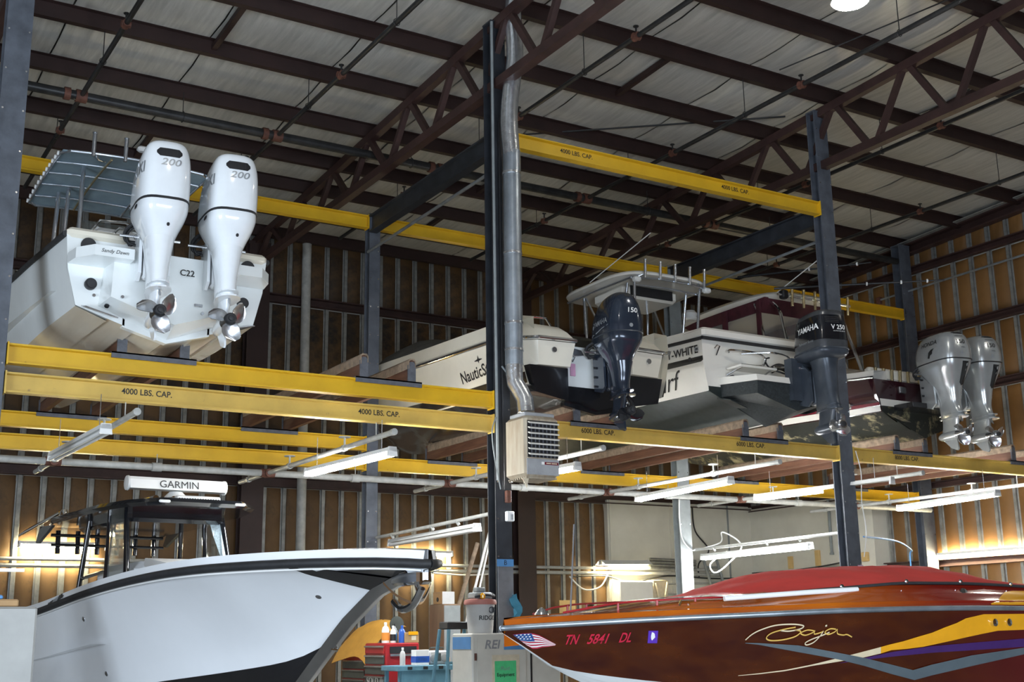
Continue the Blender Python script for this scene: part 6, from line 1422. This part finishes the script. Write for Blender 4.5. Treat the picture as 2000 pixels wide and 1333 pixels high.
t = thing('wall_pipe_run', 'thin white pipe runs low on the white rear wall', 'pipe', (16.0, YB-0.16, 2.35))
for z in (0.0, 0.22): MB().cyl((0, 0, z), (2.85, 0, z+0.05), 0.02, n=8).build('pipe', 'white_pipe', t)
t = thing('wall_pipe_run', 'long thin pipe along the orange right wall under the roof', 'pipe', (XR-0.3, 13.2, 8.0))
MB().cyl((0, -6, 0.06), (0, 3.2, -0.02), 0.022, n=8).build('pipe', 'galv', t)
MB().bbox(-0.04, 0.04, 3.15, 3.25, -0.1, 0.04, 0.01).build('elbow', 'rust', t)
tag(MB().tube(catmull([(12.9, 11.95, 2.82), (14.5, 12.8, 2.86), (16.2, 14.0, 2.84), (16.5, 14.3, 2.8), (16.55, 14.35, 2.4)], 6), 0.012, 6).build('hose', 'tape_blue', loc=(12.9, 11.95, 2.82)), 'thin blue hose strung from the right column to the right', 'hose')
t = thing('wall_sign', 'small white and pink notice at the foot of the right column', 'sign', (12.83, 11.985, 2.30))
MB().box(-0.05, 0.05, -0.004, 0, 0, 0.14).build('card', 'pink', t, smooth=0)
MB().box(-0.04, 0.04, -0.006, -0.004, 0.07, 0.13).build('print', 'text_white', t, smooth=0)
# ================================================================ painted graphics and lettering on the speed boat
bs = bvh_of(hs6)
def side_pt(y, z, lift):
    h = bs.ray_cast(V(-4, y, z), V(1, 0, 0))
    p = h[0] if h[0] is not None and h[0].x < 0.05 else bs.find_nearest(V(-1.2 if y < 6 else -0.1, y, z))[0]
    return p+V(-lift, 0, 0)
def strip_decal(name, m, upper, lower, lift=0.004, n=40, k=4):
    yu, zu = zip(*upper); yl, zl = zip(*lower)
    rows = []
    for i in range(n+1):
        f = i/n
        a = (np.interp(f, np.linspace(0, 1, len(yu)), yu), np.interp(f, np.linspace(0, 1, len(yu)), zu))
        b = (np.interp(f, np.linspace(0, 1, len(yl)), yl), np.interp(f, np.linspace(0, 1, len(yl)), zl))
        rows.append([side_pt(a[0]+(b[0]-a[0])*j/k, a[1]+(b[1]-a[1])*j/k, lift) for j in range(k+1)])
    return MB().grid(rows).build(name, m, bj, smooth=60)
strip_decal('cream_flame_tip', 'decal_cream', [(5.98, 1.303), (5.853, 1.314), (5.682, 1.333), (5.507, 1.365), (5.398, 1.389), (5.205, 1.43), (5.0, 1.474)],
            [(5.978, 1.300), (5.851, 1.308), (5.68, 1.325), (5.504, 1.356), (5.276, 1.386), (5.15, 1.40), (4.99, 1.43)])
strip_decal('yellow_flame', 'decal_yellow', [(5.0, 1.474), (4.939, 1.488), (4.82, 1.51), (4.699, 1.539), (4.58, 1.565), (4.47, 1.60), (4.36, 1.63), (4.275, 1.662), (4.1, 1.69), (3.6, 1.69), (1.5, 1.64)],
            [(4.99, 1.43), (4.908, 1.451), (4.78, 1.457), (4.639, 1.469), (4.4, 1.505), (4.253, 1.528), (4.1, 1.55), (3.941, 1.571), (3.8, 1.573), (3.5, 1.577), (1.5, 1.56)])
strip_decal('purple_band', 'decal_purple', [(5.30, 1.372), (5.193, 1.389), (4.905, 1.438), (4.567, 1.472), (4.194, 1.489), (3.653, 1.512), (1.5, 1.52)],
            [(5.30, 1.370), (5.191, 1.382), (4.896, 1.406), (4.557, 1.426), (4.183, 1.436), (3.642, 1.451), (1.5, 1.44)], 0.006)
strip_decal('grey_chevron', 'decal_grey', [(6.017, 1.520), (5.926, 1.517), (5.643, 1.496), (5.333, 1.441), (5.112, 1.401), (4.882, 1.351), (4.691, 1.309), (4.537, 1.343), (4.175, 1.40), (3.641, 1.446), (1.5, 1.44)],
            [(6.015, 1.516), (5.922, 1.505), (5.63, 1.451), (5.32, 1.396), (5.097, 1.346), (4.864, 1.286), (4.66, 1.239), (4.516, 1.268), (4.157, 1.324), (3.632, 1.398), (1.5, 1.39)], 0.008, 60)
# flag: 13 stripes and a canton that follow the bow
top = [(7.455, 1.598), (7.40, 1.604), (7.35, 1.606), (7.30, 1.592), (7.26, 1.572), (7.18, 1.531)]
bot = [(7.335, 1.522), (7.30, 1.503), (7.275, 1.503), (7.25, 1.512), (7.22, 1.515), (7.18, 1.523)]
def fl(f): return [(a[0]+(b[0]-a[0])*f, a[1]+(b[1]-a[1])*f) for a, b in zip(top, bot)]
for k in range(11):
    strip_decal('flag_stripe', 'flag_red' if k % 2 == 0 else 'text_white', fl(k/11), fl((k+1)/11), 0.004, 10, 1)
ct, cb = fl(0.02), fl(0.52)
strip_decal('flag_canton', 'flag_blue', ct[:3], cb[:3], 0.006, 6, 2)
for i in range(4):
    for j in range(3):
        f = 0.08+0.14*j; q = fl(f); x0 = np.interp((i+0.6)/4.6*2, range(6), [p[0] for p in q]); z0 = np.interp((i+0.6)/4.6*2, range(6), [p[1] for p in q])
        strip_decal('flag_star', 'text_white', [(x0+0.005, z0+0.003), (x0-0.005, z0+0.003)], [(x0+0.005, z0-0.003), (x0-0.005, z0-0.003)], 0.008, 1, 1)
def side_lettering(s, size, m, y, z, name, slope=0.0, **k):
    me = text_mesh(s, size, k.get('shear', 0), min(k.get('off', 0), size*0.02), k.get('width', 1.0))
    for v in me.vertices: v.co = side_pt(y-v.co.x, z+v.co.y+slope*v.co.x, 0.006)
    me.name = name; ob = bpy.data.objects.new(name, me); C.objects.link(ob); ob.parent = bj
    me.materials.clear(); me.materials.append(M[m]); return ob
side_lettering('TN', 0.088, 'text_red', 7.095, 1.556, 'registration_lettering', 0.02, off=0.002, width=0.66)
side_lettering('5841', 0.088, 'text_red', 6.935, 1.558, 'registration_lettering', 0.02, off=0.002, width=0.72)
side_lettering('DL', 0.088, 'text_red', 6.776, 1.564, 'registration_lettering', 0.02, off=0.002, width=0.66)
strip_decal('state_sticker', 'sticker_purple', [(6.655, 1.609), (6.596, 1.608)], [(6.632, 1.528), (6.573, 1.527)], 0.005, 3, 3)
strip_decal('sticker_print', 'text_white', [(6.632, 1.600), (6.612, 1.592), (6.606, 1.576), (6.600, 1.566)], [(6.630, 1.584), (6.628, 1.572), (6.622, 1.556), (6.612, 1.545)], 0.007, 4, 2)
def stroke(pts, w, m, name):
    P = catmull([(p[0], p[1], 0) for p in pts], 7); rows = []
    for i, p in enumerate(P):
        t = (P[min(i+1, len(P)-1)]-P[max(i-1, 0)]).normalized(); nrm = V(-t.y, t.x, 0)
        ww = w*(0.55+0.45*abs(t.x))
        rows.append([side_pt(p.x+nrm.x*e*ww, p.y+nrm.y*e*ww, 0.009) for e in (-1, 0, 1)])
    return MB().grid(rows).build(name, m, bj, smooth=60)
stroke([(6.023, 1.538), (5.99, 1.575), (5.936, 1.605), (5.843, 1.632), (5.72, 1.637), (5.645, 1.625), (5.665, 1.605), (5.74, 1.592), (5.80, 1.597)], 0.0045, 'decal_cream', 'script_stroke')
stroke([(5.70, 1.600), (5.655, 1.588), (5.685, 1.556), (5.768, 1.535), (5.85, 1.532), (5.885, 1.55), (5.86, 1.580), (5.78, 1.604), (5.70, 1.617)], 0.0045, 'decal_gold', 'script_stroke')
stroke([(5.56, 1.592), (5.61, 1.597), (5.652, 1.578), (5.615, 1.563), (5.565, 1.580), (5.553, 1.592), (5.55, 1.570), (5.51, 1.578), (5.487, 1.588)], 0.0042, 'decal_gold', 'script_stroke')
stroke([(5.487, 1.590), (5.505, 1.555), (5.54, 1.515), (5.585, 1.498), (5.60, 1.512), (5.56, 1.535), (5.49, 1.560), (5.44, 1.580)], 0.0042, 'decal_cream', 'script_stroke')
stroke([(5.395, 1.600), (5.44, 1.603), (5.475, 1.582), (5.445, 1.566), (5.40, 1.582), (5.385, 1.598), (5.375, 1.570), (5.33, 1.560), (5.30, 1.563), (5.256, 1.545)], 0.0042, 'decal_gold', 'script_stroke')
stroke([(5.482, 1.622), (5.470, 1.626)], 0.006, 'decal_cream', 'script_dot')
# yellow flame carried on over the deck edge
bd = bvh_of(dk6)
rows = []
for i in range(26):
    y = 4.02-2.5*i/25; zt_ = min(1.86, 1.752+0.33*(4.02-y)); q = min(R, key=lambda r: abs(r[0]-y))
    row = []
    for j in range(5):
        h = bd.ray_cast(V(-4, y, q[5]+0.022+(max(zt_, q[5]+0.03)-q[5]-0.022)*j/4), V(1, 0, 0))
        row.append((h[0] if h[0] is not None else bd.find_nearest(V(-1.1, y, q[5]+0.05))[0])+V(-0.004, 0, 0.003))
    rows.append(row)
MB().grid(rows).build('yellow_deck_flame', 'decal_yellow', bj, smooth=60)
